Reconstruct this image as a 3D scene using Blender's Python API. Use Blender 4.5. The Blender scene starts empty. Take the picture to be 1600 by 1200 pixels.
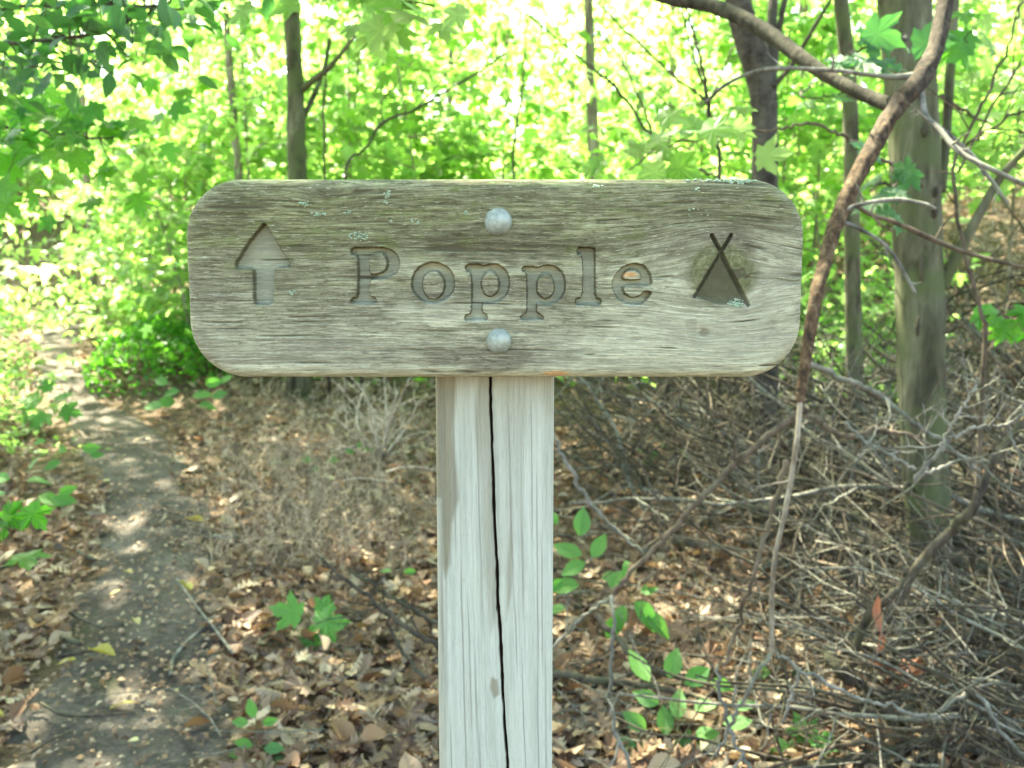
import bpy, math, random
import numpy as np
from mathutils import Matrix, Vector, Euler

random.seed(7)
RNG = np.random.default_rng(11)
SC = bpy.context.scene
COL = SC.collection

# ------------------------------------------------------------------ camera, sky, sun, exposure
PITCH = math.radians(7.5)
FPX = 1556.0
CAMZ = 1.3
cam_d = bpy.data.cameras.new('camera')
cam_d.sensor_width = 36.0
cam_d.lens = 36.0 * FPX / 1600.0
cam_d.clip_start = 0.05
cam_d.clip_end = 400.0
cam_d.dof.use_dof = True
cam_d.dof.focus_distance = 0.74
cam_d.dof.aperture_fstop = 12.5
cam = bpy.data.objects.new('camera', cam_d)
cam.location = (0, 0, CAMZ)
cam.rotation_euler = (math.pi / 2 - PITCH, 0, 0)
COL.objects.link(cam)
SC.camera = cam

SUN_EL = math.radians(56)
SUN_AZ = math.radians(-28)          # measured from +Y (into the picture) towards +X
sdir = Vector((math.sin(SUN_AZ) * math.cos(SUN_EL), math.cos(SUN_AZ) * math.cos(SUN_EL), math.sin(SUN_EL)))
W = bpy.data.worlds.new('World')
SC.world = W
W.use_nodes = True
wn = W.node_tree
wn.nodes.clear()
sky = wn.nodes.new('ShaderNodeTexSky')
sky.sky_type = 'NISHITA'
sky.sun_disc = False
sky.sun_elevation = SUN_EL
sky.sun_rotation = SUN_AZ
sky.dust_density = 3.0
sky.air_density = 1.0
bg = wn.nodes.new('ShaderNodeBackground')
bg.inputs['Strength'].default_value = 0.095
wo = wn.nodes.new('ShaderNodeOutputWorld')
wn.links.new(sky.outputs[0], bg.inputs['Color'])
wn.links.new(bg.outputs[0], wo.inputs['Surface'])
sl = bpy.data.lights.new('sun', 'SUN')
sl.energy = 5.0
sl.angle = math.radians(0.53)
sl.color = (1.0, 0.95, 0.86)
so = bpy.data.objects.new('sun', sl)
so.rotation_euler = sdir.to_track_quat('Z', 'Y').to_euler()
so.location = (0, 0, 30)
COL.objects.link(so)
vs = SC.view_settings
vs.view_transform = 'Standard'
vs.look = 'None'
vs.gamma = 1.0
vs.use_curve_mapping = False
vs.exposure = 3.6
vs.use_white_balance = True
vs.white_balance_temperature = 7450
vs.white_balance_tint = -3
try:
    SC.cycles.max_bounces = 9
    SC.cycles.diffuse_bounces = 6
    SC.cycles.glossy_bounces = 2
    SC.cycles.transmission_bounces = 8
    SC.cycles.use_denoising = True
    SC.cycles.sample_clamp_indirect = 8.0
except Exception:
    pass

# ------------------------------------------------------------------ picture rays -> places
FW = np.array([0, math.cos(PITCH), -math.sin(PITCH)])
UP = np.array([0, math.sin(PITCH), math.cos(PITCH)])
RT = np.array([1.0, 0, 0])
CC = np.array([0, 0, CAMZ])

def ray(px, py):
    return FW + RT * ((px - 800.0) / FPX) + UP * ((600.0 - py) / FPX)

def P(px, py, d):
    return CC + ray(px, py) * d

def plane_y(px, py, Y):
    r = ray(px, py)
    return CC + r * (Y / r[1])

def sstep(a, b, x):
    t = np.clip((np.asarray(x, float) - a) / (b - a), 0, 1)
    return t * t * (3 - 2 * t)

def h2(ix, iy, seed):
    a = (ix.astype(np.int64) * 374761393 + iy.astype(np.int64) * 668265263 + seed * 974634777) & 0x7fffffff
    a = (a ^ (a >> 13)) * 1274126177 & 0x7fffffff
    a = (a ^ (a >> 16)) & 0xffff
    return a / 65535.0

def vnoise(x, y, seed=0):
    x = np.asarray(x, float); y = np.asarray(y, float)
    ix = np.floor(x).astype(np.int64); iy = np.floor(y).astype(np.int64)
    fx = x - ix; fy = y - iy
    fx = fx * fx * (3 - 2 * fx); fy = fy * fy * (3 - 2 * fy)
    return ((h2(ix, iy, seed) * (1 - fx) + h2(ix + 1, iy, seed) * fx) * (1 - fy)
            + (h2(ix, iy + 1, seed) * (1 - fx) + h2(ix + 1, iy + 1, seed) * fx) * fy)

def gz(x, y):
    x = np.asarray(x, float); y = np.asarray(y, float)
    yy = np.clip(y, 0, 60)
    z = 0.0042 * np.minimum(yy, 20) ** 2 + 0.16 * np.clip(yy - 20, 0, 40)
    z = z + 1.15 * sstep(0.8, 5.5, x) * sstep(4.5, 12, y)
    z = z + 0.10 * sstep(1.0, 2.5, x) * sstep(2.5, 5, y)
    z = z + 1.1 * sstep(12.0, 17, y) * sstep(-1.0, -5.0, x)
    z = z + 0.14 * (vnoise(x * .6 + 9, y * .6, 3) - .5) * sstep(3, 6, y) + 0.05 * (vnoise(x * 2.1, y * 2.1, 4) - .5)
    return z

def G(px, py):
    r = ray(px, py)
    t = 1.0
    prev = t
    while t < 60:
        p = CC + r * t
        if p[2] <= float(gz(p[0], p[1])):
            a, b = prev, t
            for _ in range(10):
                m = (a + b) / 2
                q = CC + r * m
                if q[2] <= float(gz(q[0], q[1])): b = m
                else: a = m
            return CC + r * b
        prev = t
        t *= 1.05
    return CC + r * 30

def on_ground(x, y, dz=0.0):
    return np.array([x, y, float(gz(x, y)) + dz])

# ------------------------------------------------------------------ mesh helpers
class Geo:
    def __init__(self):
        self.v = []; self.f = []; self.t = []; self.n = 0
    def add(self, V, F, tint=0.5):
        V = np.asarray(V, float).reshape(-1, 3)
        self.v.append(V)
        for A in (F if isinstance(F, list) else [F]):
            self.f.append(np.asarray(A, np.int64) + self.n)
        tt = np.asarray(tint, float)
        self.t.append(np.full(len(V), float(tt)) if tt.ndim == 0 else tt)
        self.n += len(V)
    def tube(self, pts, rad, sides=6, tint=0.5, cap=True):
        V, F = tube(pts, rad, sides, cap)
        self.add(V, F, tint)

def tube(pts, rad, sides=6, cap=True):
    p = np.asarray(pts, float); n = len(p)
    r = np.broadcast_to(np.asarray(rad, float), (n,))
    d = np.gradient(p, axis=0)
    d /= np.linalg.norm(d, axis=1, keepdims=True) + 1e-12
    ref = np.array([0, 0, 1.0]) if abs(d[0][2]) < .9 else np.array([1.0, 0, 0])
    u = np.cross(d[0], ref); u /= np.linalg.norm(u)
    us = [u]
    for i in range(1, n):
        u = u - d[i] * np.dot(u, d[i]); u /= np.linalg.norm(u) + 1e-12
        us.append(u)
    us = np.array(us); ws = np.cross(d, us)
    a = np.linspace(0, 2 * math.pi, sides, endpoint=False)
    V = (p[:, None, :] + r[:, None, None] * (np.cos(a)[None, :, None] * us[:, None, :] + np.sin(a)[None, :, None] * ws[:, None, :])).reshape(-1, 3)
    i = np.arange(n - 1)[:, None] * sides; j = np.arange(sides)[None, :]; k = (j + 1) % sides
    Q = np.stack([i + j, i + k, i + sides + k, i + sides + j], -1).reshape(-1, 4)
    F = [Q]
    if cap:
        V = np.vstack([V, p[0] - d[0] * r[0] * .3, p[-1] + d[-1] * r[-1] * .6])
        c0 = n * sides; jj = np.arange(sides); kk = (jj + 1) % sides
        F.append(np.stack([np.full(sides, c0), kk, jj], -1))
        b = (n - 1) * sides
        F.append(np.stack([np.full(sides, c0 + 1), b + jj, b + kk], -1))
    return V, F

def mesh_data(name, V, F, mat, smooth=False, attrs=None):
    V = np.asarray(V, np.float32)
    F = F if isinstance(F, list) else [F]
    me = bpy.data.meshes.new(name)
    me.vertices.add(len(V)); me.vertices.foreach_set('co', V.ravel())
    ls = np.concatenate([np.asarray(A).ravel() for A in F]).astype(np.int32)
    cnt = np.concatenate([np.full(len(A), np.asarray(A).shape[1]) for A in F]).astype(np.int32)
    st = np.concatenate([[0], np.cumsum(cnt)[:-1]]).astype(np.int32)
    me.loops.add(len(ls)); me.loops.foreach_set('vertex_index', ls)
    me.polygons.add(len(cnt)); me.polygons.foreach_set('loop_start', st)
    me.polygons.foreach_set('use_smooth', np.full(len(cnt), bool(smooth)))
    for k, (typ, arr) in (attrs or {}).items():
        at = me.attributes.new(k, typ, 'POINT')
        arr = np.asarray(arr, np.float32)
        at.data.foreach_set({'FLOAT': 'value', 'FLOAT_VECTOR': 'vector', 'FLOAT_COLOR': 'color'}[typ], arr.ravel())
    me.update(calc_edges=True)
    me.validate()
    if mat: me.materials.append(mat)
    return me

def geo_data(name, g, mat, smooth=False, base=None):
    V = np.vstack(g.v)
    if base is not None: V = V - np.asarray(base)
    return mesh_data(name, V, g.f, mat, smooth, {'tint': ('FLOAT', np.concatenate(g.t))})

def link(name, me, parent=None, loc=(0, 0, 0)):
    o = bpy.data.objects.new(name, me)
    COL.objects.link(o)
    o.location = loc
    if parent: o.parent = parent
    return o

def tag(o, label=None, cat=None, group=None, kind=None):
    if label: o['label'] = label
    if cat: o['category'] = cat
    if group: o['group'] = group
    if kind: o['kind'] = kind
    return o

def thing(name, label, cat, loc=(0, 0, 0), group=None, rz=0.0):
    o = bpy.data.objects.new(name, None)
    o.empty_display_size = .1
    COL.objects.link(o)
    o.location = tuple(float(c) for c in loc); o.rotation_euler = (0, 0, rz)
    return tag(o, label, cat, group)

KIDS = {}
def part(name, g, mat, parent, smooth=False, base=None, kind=None):
    o = link(name, geo_data(name, g, mat, smooth, base), parent)
    KIDS.setdefault(parent.name, []).append(o)
    if kind: o['kind'] = kind
    return o

def copy_tree(root, loc, rz, sc, label, group):
    r = root.copy(); COL.objects.link(r)
    r.location = tuple(float(c) for c in loc); r.rotation_euler = (0, 0, rz); r.scale = (sc, sc, sc)
    r['label'] = label; r['group'] = group
    for ch in KIDS.get(root.name, []):
        c = ch.copy(); COL.objects.link(c); c.parent = r
    return r

def smooth_path(pts, n=6, jit=0.0):
    p = np.asarray(pts, float)
    if len(p) < 3:
        t = np.linspace(0, 1, n * 2)[:, None]
        q = p[0] * (1 - t) + p[-1] * t
    else:
        e = np.vstack([2 * p[0] - p[1], p, 2 * p[-1] - p[-2]])
        out = []
        for i in range(1, len(e) - 2):
            a, b, c, d = e[i - 1], e[i], e[i + 1], e[i + 2]
            for t in np.linspace(0, 1, n, endpoint=False):
                out.append(.5 * ((2 * b) + (c - a) * t + (2 * a - 5 * b + 4 * c - d) * t * t + (3 * b - a - 3 * c + d) * t ** 3))
        out.append(p[-1])
        q = np.array(out)
    if jit:
        j = RNG.normal(0, jit, (len(q), q.shape[1]))
        j[0] = 0
        q = q + j
    return q

# ------------------------------------------------------------------ materials
def new_mat(name):
    m = bpy.data.materials.new(name); m.use_nodes = True
    nt = m.node_tree; nt.nodes.clear()
    return m, nt

def N(nt, t, **kw):
    n = nt.nodes.new(t)
    for k, v in kw.items():
        if k.startswith('_'): setattr(n, k[1:], v)
    for k, v in kw.items():
        if not k.startswith('_'):
            n.inputs[k.replace('__', ' ')].default_value = v
    return n

def ramp(nt, fac, stops, interp='LINEAR'):
    r = nt.nodes.new('ShaderNodeValToRGB')
    cr = r.color_ramp
    cr.interpolation = interp
    while len(cr.elements) < len(stops): cr.elements.new(0.5)
    for e, (p, c) in zip(cr.elements, stops):
        e.position = p
        e.color = (c[0], c[1], c[2], 1) if hasattr(c, '__len__') else (c, c, c, 1)
    nt.links.new(fac, r.inputs[0])
    return r.outputs[0]

def mixc(nt, fac, a, b, mode='MIX'):
    m = nt.nodes.new('ShaderNodeMix'); m.data_type = 'RGBA'; m.blend_type = mode
    for s, v in ((m.inputs[0], fac), (m.inputs[6], a), (m.inputs[7], b)):
        if hasattr(v, 'is_output') or isinstance(v, bpy.types.NodeSocket): nt.links.new(v, s)
        elif isinstance(v, (int, float)): s.default_value = v
        else: s.default_value = (v[0], v[1], v[2], 1)
    return m.outputs[2]

def math_n(nt, op, a, b=None, c=None):
    m = nt.nodes.new('ShaderNodeMath'); m.operation = op
    for i, v in enumerate((a, b, c)):
        if v is None: continue
        if isinstance(v, (int, float)): m.inputs[i].default_value = v
        else: nt.links.new(v, m.inputs[i])
    return m.outputs[0]

def noise(nt, vec, scale, detail=4, rough=.6, dist=0.0):
    n = nt.nodes.new('ShaderNodeTexNoise')
    n.inputs['Scale'].default_value = scale; n.inputs['Detail'].default_value = detail
    n.inputs['Roughness'].default_value = rough; n.inputs['Distortion'].default_value = dist
    if vec is not None: nt.links.new(vec, n.inputs['Vector'])
    return n.outputs[0]

def mapping(nt, vec, scale):
    m = nt.nodes.new('ShaderNodeMapping'); m.inputs['Scale'].default_value = scale
    nt.links.new(vec, m.inputs['Vector'])
    return m.outputs[0]

def attr(nt, name):
    a = nt.nodes.new('ShaderNodeAttribute'); a.attribute_name = name
    return a

def finish(nt, color, rough=.8, spec=.3, bump=None, bump_s=.3, bump_d=.01, extra=None):
    b = nt.nodes.new('ShaderNodeBsdfPrincipled')
    if isinstance(color, bpy.types.NodeSocket): nt.links.new(color, b.inputs['Base Color'])
    else: b.inputs['Base Color'].default_value = (*color, 1)
    if isinstance(rough, bpy.types.NodeSocket): nt.links.new(rough, b.inputs['Roughness'])
    else: b.inputs['Roughness'].default_value = rough
    b.inputs['Specular IOR Level'].default_value = spec
    if bump is not None:
        bn = nt.nodes.new('ShaderNodeBump'); bn.inputs['Strength'].default_value = bump_s; bn.inputs['Distance'].default_value = bump_d
        nt.links.new(bump, bn.inputs['Height']); nt.links.new(bn.outputs[0], b.inputs['Normal'])
    o = nt.nodes.new('ShaderNodeOutputMaterial')
    nt.links.new(b.outputs[0], o.inputs['Surface'])
    return b

def leaf_mat(name, cols, trans, tfac=.45, rough=.42, spec=.4, veins=False):
    m, nt = new_mat(name)
    at = attr(nt, 'tint'); oi = nt.nodes.new('ShaderNodeObjectInfo')
    s = math_n(nt, 'FRACT', math_n(nt, 'ADD', at.outputs['Fac'], oi.outputs['Random']))
    n = len(cols)
    c = ramp(nt, s, [(i / (n - 1), k) for i, k in enumerate(cols)])
    t = ramp(nt, s, [(i / (len(trans) - 1), k) for i, k in enumerate(trans)])
    geo = nt.nodes.new('ShaderNodeNewGeometry')
    tc = nt.nodes.new('ShaderNodeTexCoord')
    v = noise(nt, tc.outputs['Object'], 28, 3)
    c = mixc(nt, .35, c, ramp(nt, v, [(.3, .55), (.7, 1.25)]), 'MULTIPLY')
    bump = None
    if veins:
        sx = nt.nodes.new('ShaderNodeSeparateXYZ'); nt.links.new(tc.outputs['Object'], sx.inputs[0])
        ax = math_n(nt, 'ABSOLUTE', sx.outputs[0])
        mid = ramp(nt, ax, [(.006, 1), (.022, 0)])
        sv_ = math_n(nt, 'SINE', math_n(nt, 'MULTIPLY', math_n(nt, 'SUBTRACT', sx.outputs[1], math_n(nt, 'MULTIPLY', ax, .9)), 62))
        side = ramp(nt, sv_, [(.86, 0), (.98, .55)])
        vv = math_n(nt, 'MAXIMUM', mid, side)
        c = mixc(nt, math_n(nt, 'MULTIPLY', vv, .5), c, (.16, .26, .10))
        t = mixc(nt, math_n(nt, 'MULTIPLY', vv, .5), t, (.10, .26, .04))
        c = mixc(nt, ramp(nt, noise(nt, tc.outputs['Object'], 7, 4, .7), [(.66, 0), (.70, .8)]), c, (.16, .11, .04))
        bump = math_n(nt, 'SUBTRACT', v, vv)
    b = nt.nodes.new('ShaderNodeBsdfPrincipled')
    nt.links.new(c, b.inputs['Base Color'])
    if bump is not None:
        bn = nt.nodes.new('ShaderNodeBump'); bn.inputs['Strength'].default_value = .4; bn.inputs['Distance'].default_value = .02
        nt.links.new(bump, bn.inputs['Height']); nt.links.new(bn.outputs[0], b.inputs['Normal'])
    b.inputs['Roughness'].default_value = rough
    b.inputs['Specular IOR Level'].default_value = spec
    tr = nt.nodes.new('ShaderNodeBsdfTranslucent'); nt.links.new(t, tr.inputs['Color'])
    mx = nt.nodes.new('ShaderNodeMixShader'); mx.inputs[0].default_value = tfac
    nt.links.new(b.outputs[0], mx.inputs[1]); nt.links.new(tr.outputs[0], mx.inputs[2])
    o = nt.nodes.new('ShaderNodeOutputMaterial'); nt.links.new(mx.outputs[0], o.inputs['Surface'])
    return m

M = {}
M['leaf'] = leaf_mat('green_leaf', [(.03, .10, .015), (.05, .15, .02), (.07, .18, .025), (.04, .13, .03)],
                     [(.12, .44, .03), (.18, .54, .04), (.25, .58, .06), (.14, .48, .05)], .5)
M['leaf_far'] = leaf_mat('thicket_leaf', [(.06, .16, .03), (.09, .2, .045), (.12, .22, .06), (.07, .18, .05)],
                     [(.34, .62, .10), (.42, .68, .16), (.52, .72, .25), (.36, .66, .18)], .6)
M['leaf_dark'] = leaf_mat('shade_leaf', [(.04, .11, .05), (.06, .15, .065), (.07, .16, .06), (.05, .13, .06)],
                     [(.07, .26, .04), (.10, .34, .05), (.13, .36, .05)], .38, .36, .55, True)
M['leaf_seed'] = leaf_mat('seedling_leaf', [(.07, .20, .045), (.09, .24, .05), (.12, .27, .06), (.08, .21, .07)],
                     [(.15, .44, .06), (.2, .5, .07), (.22, .5, .07)], .38, .48, .35, True)
M['litter'] = leaf_mat('dry_leaf', [(.065, .038, .024), (.18, .105, .06), (.31, .215, .13), (.45, .34, .22), (.12, .07, .045), (.25, .145, .075), (.37, .27, .185), (.06, .04, .03), (.19, .085, .04), (.48, .39, .26), (.22, .155, .11), (.15, .085, .05), (.31, .19, .10)],
                     [(.18, .08, .035), (.3, .2, .09), (.14, .07, .03)], .2, .6, .35)
M['yellow_leaf'] = leaf_mat('yellow_leaf', [(.42, .36, .08), (.38, .27, .06), (.5, .46, .22), (.45, .42, .16)], [(.4, .33, .06), (.4, .3, .05)], .25, .5, .35)
M['rust_leaf'] = leaf_mat('rust_leaf', [(.20, .085, .05), (.26, .12, .07), (.15, .07, .045)], [(.3, .11, .06), (.24, .09, .05)], .35, .5, .3)

def bark_mat(name, dark, light, lichen=None, amt=.4, scale=22, stretch=.25, bump=.6, bd=.006):
    m, nt = new_mat(name)
    tc = nt.nodes.new('ShaderNodeTexCoord')
    v = mapping(nt, tc.outputs['Object'], (1, 1, stretch))
    n1 = noise(nt, v, scale, 6, .65, .4)
    n2 = noise(nt, tc.outputs['Object'], scale * .25, 3, .6)
    n3 = noise(nt, v, scale * 4, 3, .6)
    c = ramp(nt, n1, [(.32, dark), (.62, light)])
    n4 = noise(nt, mapping(nt, tc.outputs['Object'], (1, 1, .12)), scale * .6, 3, .55)
    c = mixc(nt, .8, c, ramp(nt, n4, [(.36, .5), (.5, .95), (.62, 1.35)]), 'MULTIPLY')
    c = mixc(nt, .5, c, ramp(nt, n3, [(.3, .6), (.7, 1.2)]), 'MULTIPLY')
    if lichen:
        f = math_n(nt, 'MULTIPLY', ramp(nt, n2, [(.46, 0), (.6, 1)]), amt)
        c = mixc(nt, f, c, lichen)
    h = math_n(nt, 'ADD', n1, math_n(nt, 'MULTIPLY', n3, .35))
    finish(nt, c, .9, .2, h, bump, bd)
    return m

M['bark_grey'] = bark_mat('grey_lichen_bark', (.04, .034, .018), (.13, .124, .078), (.08, .095, .038), .85, 20, .22)
M['bark_dark'] = bark_mat('dark_banded_bark', (.024, .019, .015), (.085, .07, .056), (.10, .09, .072), .4, 26, 1.6)
M['bark_pale'] = bark_mat('pale_bark', (.13, .10, .075), (.30, .25, .20), (.22, .19, .14), .4, 20, .3)
m, nt = new_mat('rusty_bark')
tc = nt.nodes.new('ShaderNodeTexCoord')
sx = nt.nodes.new('ShaderNodeSeparateXYZ'); nt.links.new(tc.outputs['Object'], sx.inputs[0])
n1 = noise(nt, mapping(nt, tc.outputs['Object'], (1, 1, .5)), 70, 6, .7, .4); n2 = noise(nt, tc.outputs['Object'], 26, 5, .65); n3 = noise(nt, tc.outputs['Object'], 210, 4, .65)
c = ramp(nt, n1, [(.34, (.018, .013, .009)), (.52, (.058, .043, .030)), (.68, (.125, .10, .075))])
peel = math_n(nt, 'ADD', math_n(nt, 'MULTIPLY', sx.outputs[2], -2.6), math_n(nt, 'MULTIPLY', n2, 2.2))
pf = ramp(nt, math_n(nt, 'SUBTRACT', peel, 1.65), [(.0, 0), (.5, .75)])
c = mixc(nt, pf, c, ramp(nt, n1, [(.38, (.04, .026, .018)), (.5, (.125, .072, .036)), (.64, (.24, .16, .09))]))
c = mixc(nt, .6, c, ramp(nt, n3, [(.3, .5), (.6, 1.2)]), 'MULTIPLY')
finish(nt, c, .9, .2, math_n(nt, 'ADD', n1, n3), 1.0, .008)
M['bark_rust'] = m
M['bark_bough'] = bark_mat('dark_brown_bark', (.03, .024, .018), (.105, .08, .058), (.12, .10, .075), .5, 60, .5, .9, .005)
M['bark_branch'] = bark_mat('dark_branch_bark', (.014, .011, .007), (.055, .046, .030), (.06, .06, .035), .4, 50, .5, .9, .005)
M['twig_grey'] = bark_mat('grey_twig_bark', (.064, .059, .048), (.225, .208, .175), (.14, .145, .095), .5, 45, .5, .4, .002)
M['twig_dark'] = bark_mat('dark_twig_bark', (.022, .017, .013), (.085, .068, .05), (.09, .095, .05), .4, 40, .5, .5, .003)
M['twig_pale'] = bark_mat('pale_twig', (.3, .23, .17), (.58, .48, .38), None, 0, 45, .4, .3, .002)  # pale wood, brightened to put sun dapples into the dead shrub's colour
M['twig_tan'] = bark_mat('tan_twig_bark', (.16, .12, .08), (.36, .30, .22), None, 0, 45, .4, .4, .002)
M['twig_brown'] = bark_mat('brown_twig_bark', (.045, .032, .022), (.135, .10, .07), (.14, .12, .08), .4, 40, .5, .4, .002)
M['stem_green'] = bark_mat('green_stem', (.07, .08, .03), (.16, .15, .07), None, 0, 40, .4, .2, .001)
M['dry_stalk'] = bark_mat('dry_stalk', (.2, .14, .09), (.52, .40, .28), None, 0, 30, 1, .1, .001)

# ground
m, nt = new_mat('forest_soil')
tc = nt.nodes.new('ShaderNodeTexCoord')
n1 = noise(nt, tc.outputs['Object'], 9, 8, .7); n2 = noise(nt, tc.outputs['Object'], 55, 5, .7); n3 = noise(nt, tc.outputs['Object'], 1.2, 4)
c = ramp(nt, n2, [(.3, (.035, .023, .015)), (.5, (.11, .075, .05)), (.66, (.24, .175, .12)), (.8, (.36, .28, .2))])
c = mixc(nt, ramp(nt, n1, [(.45, 0), (.65, .7)]), c, (.06, .035, .02))
c = mixc(nt, ramp(nt, n3, [(.55, 0), (.72, .5)]), c, (.06, .075, .025))
finish(nt, c, .95, .15, n2, .8, .02)
M['soil'] = m
m, nt = new_mat('trodden_earth')
tc = nt.nodes.new('ShaderNodeTexCoord')
n1 = noise(nt, tc.outputs['Object'], 3.2, 6, .62, .3); n2 = noise(nt, tc.outputs['Object'], 60, 6, .75); n3 = noise(nt, tc.outputs['Object'], 14, 5, .7)
c = ramp(nt, n1, [(.3, (.045, .037, .031)), (.5, (.082, .07, .06)), (.68, (.135, .116, .10))])
c = mixc(nt, .75, c, ramp(nt, n2, [(.32, .3), (.5, .95), (.68, 1.75)]), 'MULTIPLY')
c = mixc(nt, ramp(nt, n3, [(.6, 0), (.72, .6)]), c, (.05, .035, .022))
c = mixc(nt, ramp(nt, noise(nt, tc.outputs['Object'], 2.3, 5, .6), [(.6, 0), (.7, .55)]), c, (.075, .085, .03))
h = math_n(nt, 'ADD', n3, math_n(nt, 'MULTIPLY', n2, .6))
finish(nt, c, .95, .15, h, .8, .02)
M['path'] = m

# ------------------------------------------------------------------ leaf shapes (tip towards +y, unit length)
def fan(half, ctr, fold=.10, droop=.22, wave=0.0, seed=1):
    r = np.array(half, float)
    l = r[::-1][1:-1] * np.array([-1, 1])
    o = np.vstack([r, l])
    o = np.vstack([[ctr], o])
    rr = np.hypot(o[:, 0], o[:, 1] - ctr[1])
    z = fold * np.abs(o[:, 0]) - droop * rr ** 2 * (1 + wave * np.sin(np.arange(len(o)) * 2.4 + seed))
    V = np.column_stack([o, z])
    n = len(o) - 1
    i = np.arange(n)
    F = np.stack([np.zeros(n, int), 1 + i, 1 + (i + 1) % n], -1)
    return V, F

def strip(t, w, fold=.18, bend=.2, curl=0.0, twist=0.0):
    t = np.array(t, float); w = np.array(w, float)
    n = len(t)
    z = -bend * t ** 2
    mid = np.column_stack([np.zeros(n), t, z])
    L = np.column_stack([-w, t + w * .12, z + fold * w + curl * w * w * 6 + twist * t])
    R = np.column_stack([w, t + w * .12, z + fold * w + curl * w * w * 6 - twist * t])
    V = np.vstack([mid, L, R]); F = []
    for i in range(n - 1):
        for s, o in ((n, 0), (2 * n, 1)):
            a, b, c, d = i, i + 1, s + i + 1, s + i
            q1, q2 = (a, b, c), (a, c, d)
            for q in (q1, q2):
                p = V[list(q)]
                if np.linalg.norm(np.cross(p[1] - p[0], p[2] - p[0])) > 1e-7:
                    F.append(q if o == 0 else q[::-1])
    return V, np.array(F)

MAPLE_H = [(0, 0), (.14, -.05), (.24, .0), (.40, .02), (.34, .13), (.29, .19), (.42, .27), (.48, .38), (.62, .54), (.47, .54), (.38, .58), (.30, .53), (.19, .46), (.22, .62), (.20, .74), (.10, .80), (0, 1.0)]
MAPLE_L = [(0, 0), (.38, .02), (.27, .2), (.60, .54), (.2, .47), (.17, .72), (0, 1)]
OAK_T = [0, .1, .18, .25, .33, .41, .49, .57, .65, .73, .81, .88, 1]
OAK_W = [.012, .05, .16, .06, .23, .09, .28, .1, .25, .11, .17, .09, 0]
OV_T = [0, .12, .28, .45, .62, .8, .92, 1]; OV_W = [0, .17, .275, .29, .245, .14, .06, 0]
EL_W = [0, .13, .21, .225, .2, .12, .05, 0]
T_MAPLE = [fan(MAPLE_H, (0, .3), .10, .22, .4, 1), fan(MAPLE_H, (0, .3), .2, .35, .6, 3), fan(MAPLE_H, (0, .3), -.05, .15, .8, 5)]
T_MAPLE_L = [fan(MAPLE_L, (0, .3), .12, .25), fan(MAPLE_L, (0, .3), .02, .4)]
T_OV = [strip(OV_T, OV_W, .18, .18), strip(OV_T, OV_W, .3, .35), strip(OV_T, OV_W, .1, -.1)]
T_EL = [strip(OV_T, EL_W, .2, .2), strip(OV_T, EL_W, .25, .4)]
OVL = ([0, .3, .65, 1], [0, .27, .22, 0])
T_OV_L = [strip(*OVL, .2, .2), strip(*OVL, .1, .4)]
T_OAK = [strip(OAK_T, OAK_W, .15, .2, .3), strip(OAK_T, OAK_W, -.12, -.2, .2, .06), strip(OAK_T, OAK_W, .4, .1, .6, -.12), strip(OAK_T, OAK_W, -.2, .25, -.4), strip(OAK_T, OAK_W, .05, -.35, .4)]
T_DRYM = [fan(MAPLE_H, (0, .3), .3, .35, .9, 2), fan(MAPLE_H, (0, .3), -.25, -.3, .9, 4)]
T_DRYO = [strip(OV_T, OV_W, .35, -.2, .4, .06), strip(OV_T, EL_W, -.2, .3, .3, -.06)]

def rots(h, p, r):
    h, p, r = (np.asarray(a, float) for a in (h, p, r))
    ch, sh, cp, sp, cr, sr = np.cos(h), np.sin(h), np.cos(p), np.sin(p), np.cos(r), np.sin(r)
    z = np.zeros_like(h); o = np.ones_like(h)
    Rz = np.stack([np.stack([ch, -sh, z], -1), np.stack([sh, ch, z], -1), np.stack([z, z, o], -1)], -2)
    Rx = np.stack([np.stack([o, z, z], -1), np.stack([z, cp, -sp], -1), np.stack([z, sp, cp], -1)], -2)
    Ry = np.stack([np.stack([cr, z, sr], -1), np.stack([z, o, z], -1), np.stack([-sr, z, cr], -1)], -2)
    return Rz @ Rx @ Ry

def scatter(g, tmpls, pos, R, s, tint, sel=None):
    n = len(pos)
    sel = RNG.integers(0, len(tmpls), n) if sel is None else sel
    for k, (V, F) in enumerate(tmpls):
        i = np.nonzero(sel == k)[0]
        if not len(i): continue
        W_ = np.einsum('nij,vj->nvi', R[i], V) * s[i][:, None, None] + pos[i][:, None, :]
        nv = len(V)
        FF = (F[None] + (np.arange(len(i)) * nv)[:, None, None]).reshape(-1, F.shape[1])
        g.add(W_.reshape(-1, 3), FF, np.repeat(tint[i], nv))

# ------------------------------------------------------------------ setting: forest floor and path
def grid_mesh(xs, ys, zf):
    X, Y = np.meshgrid(xs, ys)
    V = np.column_stack([X.ravel(), Y.ravel(), zf(X, Y).ravel()])
    nx, ny = len(xs), len(ys)
    i = (np.arange(ny - 1)[:, None] * nx + np.arange(nx - 1)[None]).ravel()
    return V, np.stack([i, i + 1, i + nx + 1, i + nx], -1)

xs = np.concatenate([np.linspace(-90, -9, 28), np.linspace(-8.8, 9.5, 150), np.linspace(10, 90, 28)])
ys = np.concatenate([np.linspace(-60, .5, 26), np.linspace(1, 16, 150), np.linspace(16.5, 100, 50)])
V, F = grid_mesh(xs, ys, gz)
gr = link('forest_floor', mesh_data('forest_floor', V, F, M['soil'], True))
tag(gr, 'leaf strewn woodland ground rising gently to the back', kind='structure')

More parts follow.
